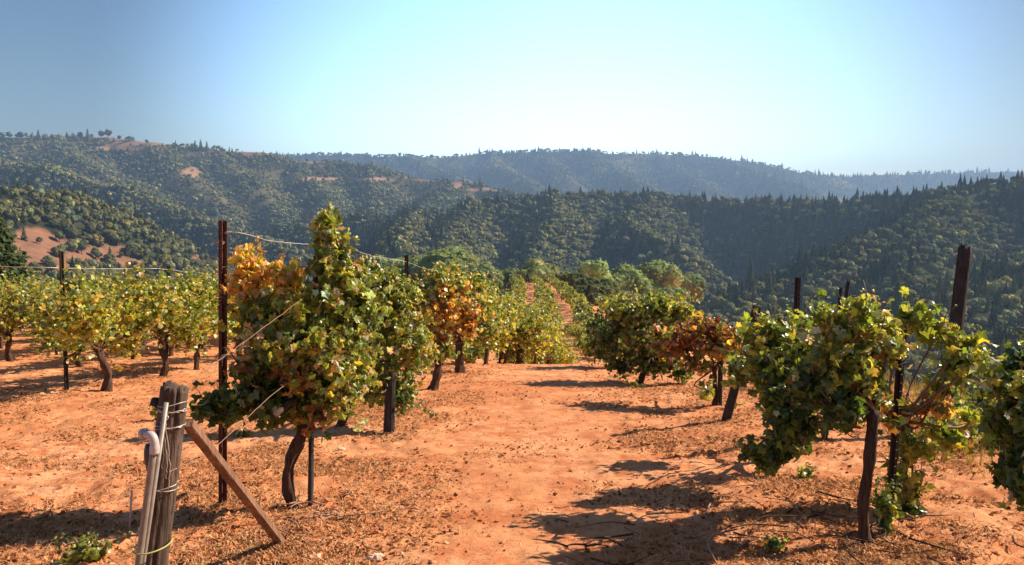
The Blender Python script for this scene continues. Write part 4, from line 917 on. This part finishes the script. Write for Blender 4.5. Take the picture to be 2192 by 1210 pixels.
# lone trees on the skyline and in the red clearing
pc = {}
def lone(kind, px, py_base, hpx, d_lo, d_hi, label, group, seed):
    r = ray(px, py_base); r = r / r[1]; d = np.linspace(d_lo, d_hi, 1500); z = EYE + r[2] * d; g = H(r[0] * d, d); hit = z <= g
    if not hit.any():
        i = int(np.argmin(z - g))
    else: i = int(np.argmax(hit))
    base = np.array([r[0] * d[i], d[i], g[i] - .5]); h = hpx * d[i] / FPX; key = (kind, seed % 2)
    if key not in pc:
        root = tree(kind, base, 10, {'broad': 4.2, 'conifer': 3.0, 'fir': 1.7}[kind], label, 500 + seed, 700, .9 if kind != 'fir' else .6, group=group, tone=(.85, 1)); pc[key] = root; root.scale = (h / 10,) * 3
    else: copy_tree(pc[key], base, seed * 1.7, (h / 10,) * 3, label, group, 'tree')
for i, (px, hp, kd) in enumerate([(20, 14, 'broad'), (44, 16, 'broad'), (82, 18, 'conifer'), (143, 15, 'conifer'), (155, 13, 'conifer'), (172, 17, 'broad'), (188, 20, 'conifer'), (217, 17, 'broad'), (232, 18, 'broad'), (256, 9, 'broad'), (277, 10, 'broad'), (314, 8, 'broad'), (418, 17, 'conifer'), (430, 20, 'conifer'), (443, 17, 'conifer'), (372, 8, 'broad')]):
    pyb = np.interp(px, [0, 150, 230, 330, 430, 500], [288, 291, 287, 301, 312, 318])
    lone(kd, px, pyb + 10, hp + 4, 2200, 2800, 'small dark tree standing alone on the left skyline', 'lone trees on the left skyline', i)
for i, (px, py, hp, kd) in enumerate([(52, 515, 32, 'conifer'), (86, 523, 20, 'broad'), (128, 520, 30, 'broad'), (150, 540, 30, 'broad'), (175, 545, 32, 'broad'), (205, 552, 28, 'broad'), (236, 562, 36, 'conifer'), (190, 575, 22, 'broad'), (260, 552, 14, 'broad'), (218, 530, 18, 'broad'), (135, 495, 30, 'conifer'), (110, 590, 40, 'broad'), (165, 596, 40, 'broad'), (70, 580, 24, 'broad'), (280, 545, 20, 'broad'), (440, 560, 36, 'conifer')]):
    lone(kd, px, py, hp, 500, 1200, 'dark tree scattered on the bare red hillside at the left', 'trees on the red hillside', i + 20)

for i, (px, py, hp) in enumerate([(1606, 640, 84), (1646, 645, 66), (1580, 655, 40), (1918, 700, 110), (1945, 720, 90), (1898, 745, 80), (1810, 560, 40), (1412, 600, 36), (1725, 620, 50), (1700, 660, 44), (2010, 640, 60), (1870, 700, 60), (1655, 690, 50), (1990, 480, 34), (2050, 450, 30), (1930, 540, 36)]):
    lone('fir', px, py, hp, 330, 900, 'tall slim fir rising above the dark wood in the valley at the right', 'tall firs in the right valley', i + 50)

# ------------------------------------------------------------------ forests on the hills: instanced, too many to count
ic = bpy.data.collections.new('forest_trees')
def proto_tree(i, kind, h, w_, n, size, seed, tone):
    rr = np.random.default_rng(seed); set_tree(*tone); lb = crown_mesh(rr, kind, n, h, w_, size); set_tree()
    V, F = tube(np.array([[0, 0, -1.5], [0, 0, h * .5]]), [h * .03, h * .015], 5); lb.add(V, F, (.05, .035, .025))
    o = lb.build('forest_tree', M['forest']); COL.objects.unlink(o); o.name = 'forest_tree_%d' % i; ic.objects.link(o)
for i, a in enumerate([('fir', 16, 3.0, 160, 1.2, 1, (.72, .95)), ('fir', 18, 3.2, 180, 1.3, 2, (.62, .9)), ('fir', 13, 2.9, 150, 1.1, 3, (.85, 1.0)),
                       ('broad', 10, 5.6, 560, 1.1, 4, (1.2, 1.1)), ('broad', 9, 6.0, 560, 1.15, 5, (1.4, 1.15)), ('broad', 11, 5.2, 520, 1.1, 6, (1.1, 1.05))]): proto_tree(i, *a)  # fir tones darkened to paint deeper shade into the shaded slopes
gn = bpy.data.node_groups.new('forest', 'GeometryNodeTree')
gn.interface.new_socket('Geometry', in_out='INPUT', socket_type='NodeSocketGeometry'); gn.interface.new_socket('Geometry', in_out='OUTPUT', socket_type='NodeSocketGeometry')
gi = gn.nodes.new('NodeGroupInput'); go = gn.nodes.new('NodeGroupOutput'); ip = gn.nodes.new('GeometryNodeInstanceOnPoints'); ci = gn.nodes.new('GeometryNodeCollectionInfo')
ci.inputs['Collection'].default_value = ic; ci.inputs['Separate Children'].default_value = True; ci.inputs['Reset Children'].default_value = True; ip.inputs['Pick Instance'].default_value = True
def na(nm, ty): q = gn.nodes.new('GeometryNodeInputNamedAttribute'); q.data_type = ty; q.inputs['Name'].default_value = nm; return q.outputs[0]
L_ = gn.links.new
L_(gi.outputs[0], ip.inputs['Points']); L_(ci.outputs[0], ip.inputs['Instance']); L_(na('kind', 'INT'), ip.inputs['Instance Index'])
cr = gn.nodes.new('ShaderNodeCombineXYZ'); L_(na('rot', 'FLOAT'), cr.inputs['Z']); L_(cr.outputs[0], ip.inputs['Rotation']); L_(na('siz', 'FLOAT_VECTOR'), ip.inputs['Scale']); L_(ip.outputs[0], go.inputs[0])
# what the camera's surroundings can see of the hills
nr_, nc_ = len(HRS), len(HAN); Z = HV[:, 2].reshape(nr_, nc_); EL = (Z - EYE) / HRS[:, None]; RM = np.maximum.accumulate(EL, 0)
knoll = np.full(nc_, -.098)
def forest(name, rlo, rhi, spacing, scale, label, seed, amin=-47, amax=46, sel=None):
    rr = np.random.default_rng(seed); area = (rhi ** 2 - rlo ** 2) / 2 * R(amax - amin); n = int(area / spacing ** 2)
    r = np.sqrt(rr.uniform(rlo ** 2, rhi ** 2, n)); a = rr.uniform(R(amin), R(amax), n); x, y = r * np.sin(a), r * np.cos(a)
    ir = np.clip(np.searchsorted(HRS, r), 0, nr_ - 1); ia = np.clip(((a - HAN[0]) / (HAN[1] - HAN[0])).astype(int), 0, nc_ - 1)
    z0 = Z[ir, ia]; top = (z0 + 24 - EYE) / r; vis = (top > RM[np.maximum(ir - 3, 0), ia] - .002) & (top > -.21)
    x, y, r, a = x[vis], y[vis], r[vis], a[vis]; z = H(x, y)
    c = clearing(x, y, z); g = grassy(x, y) * sstep(1000, 1600, r)
    ok = (rr.random(len(x)) > c * .955) & (rr.random(len(x)) > .55 * g) & (rr.random(len(x)) > .05)
    if sel is not None: ok &= sel(x, y, r, a)
    x, y, z, r, a = x[ok], y[ok], z[ok], r[ok], a[ok]; n = len(x)
    e = 8.0; gxx = (H(x + e, y) - H(x - e, y)) / (2 * e)                       # oak on slopes facing the sun; darkened firs paint extra shade on shaded slopes
    con = .36 + 1.4 * gxx + .55 * fbm(x / 120, y / 120, 3, 95) + .30 * sstep(200, 900, x) - .25 * sstep(-100, -500, x)
    con = np.clip(con, .06, .78); kind = np.where(rr.random(n) < con, rr.integers(0, 3, n), rr.integers(3, 6, n)).astype(np.int32)
    s = scale * rr.uniform(.55, 1.3, n) * np.where(kind > 2, 1.14, 1.0) * (1 + .25 * fbm(x / 50, y / 50, 2, 97)); sv_ = np.stack([s, s, s * rr.uniform(.7, 1.2, n)], 1)
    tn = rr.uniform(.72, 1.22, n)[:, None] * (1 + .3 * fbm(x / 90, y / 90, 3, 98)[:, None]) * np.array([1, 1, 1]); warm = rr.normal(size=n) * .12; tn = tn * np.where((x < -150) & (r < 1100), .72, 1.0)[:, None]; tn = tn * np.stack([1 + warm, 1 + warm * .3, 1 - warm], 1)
    me = bpy.data.meshes.new(name); me.vertices.add(n); me.vertices.foreach_set('co', np.stack([x, y, z - .6], 1).astype(np.float32).ravel())
    at_ = me.attributes.new('kind', 'INT', 'POINT'); at_.data.foreach_set('value', kind)
    at_ = me.attributes.new('rot', 'FLOAT', 'POINT'); at_.data.foreach_set('value', rr.uniform(0, 6.28, n).astype(np.float32))
    at_ = me.attributes.new('siz', 'FLOAT_VECTOR', 'POINT'); at_.data.foreach_set('vector', sv_.astype(np.float32).ravel())
    at_ = me.attributes.new('itint', 'FLOAT_COLOR', 'POINT'); q = np.ones((n, 4), np.float32); q[:, :3] = tn; at_.data.foreach_set('color', q.ravel())
    o = bpy.data.objects.new(name, me); COL.objects.link(o); md = o.modifiers.new('trees', 'NODES'); md.node_group = gn
    print(name, n); return tag(o, label, 'forest', None, 'stuff')
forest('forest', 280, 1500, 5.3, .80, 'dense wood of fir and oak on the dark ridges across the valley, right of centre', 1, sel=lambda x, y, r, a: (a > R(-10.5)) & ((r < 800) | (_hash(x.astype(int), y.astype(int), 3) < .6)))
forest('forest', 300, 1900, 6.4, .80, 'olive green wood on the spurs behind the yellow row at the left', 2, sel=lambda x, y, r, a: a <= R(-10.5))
forest('forest', 1500, 3000, 10.5, .95, 'patchy woods and scrub covering the hazy left range', 3, sel=lambda x, y, r, a: (r > np.where(a <= R(-10.5), 1900, 1500)))
forest('forest', 3000, 5700, 23, 1.6, 'pale blue wooded ridge farthest away on the centre skyline', 4)

# ------------------------------------------------------------------ haze
hb = MB(); x0, x1, y0, y1, z0, z1 = -7600, 8000, -500, 7800, float(HV[:, 2].min()) - 12, float(HV[:, 2].max()) + 60
V = np.array([(x0, y0, z0), (x1, y0, z0), (x1, y1, z0), (x0, y1, z0), (x0, y0, z1), (x1, y0, z1), (x1, y1, z1), (x0, y1, z1)])
hm = bpy.data.materials.new('haze'); hm.use_nodes = True; t = hm.node_tree; t.nodes.clear(); ho = t.nodes.new('ShaderNodeOutputMaterial'); pv = t.nodes.new('ShaderNodeVolumePrincipled')
pv.inputs['Color'].default_value = (.38, .60, .94, 1); pv.inputs['Density'].default_value = .00015; pv.inputs['Anisotropy'].default_value = .25
t.links.new(pv.outputs[0], ho.inputs['Volume'])
hz = build('haze', V, np.array([(0, 3, 2, 1), (4, 5, 6, 7), (0, 1, 5, 4), (1, 2, 6, 5), (2, 3, 7, 6), (3, 0, 4, 7)]), hm); tag(hz, 'thin blue haze lying over the valley and ridges', 'haze', None, 'stuff')
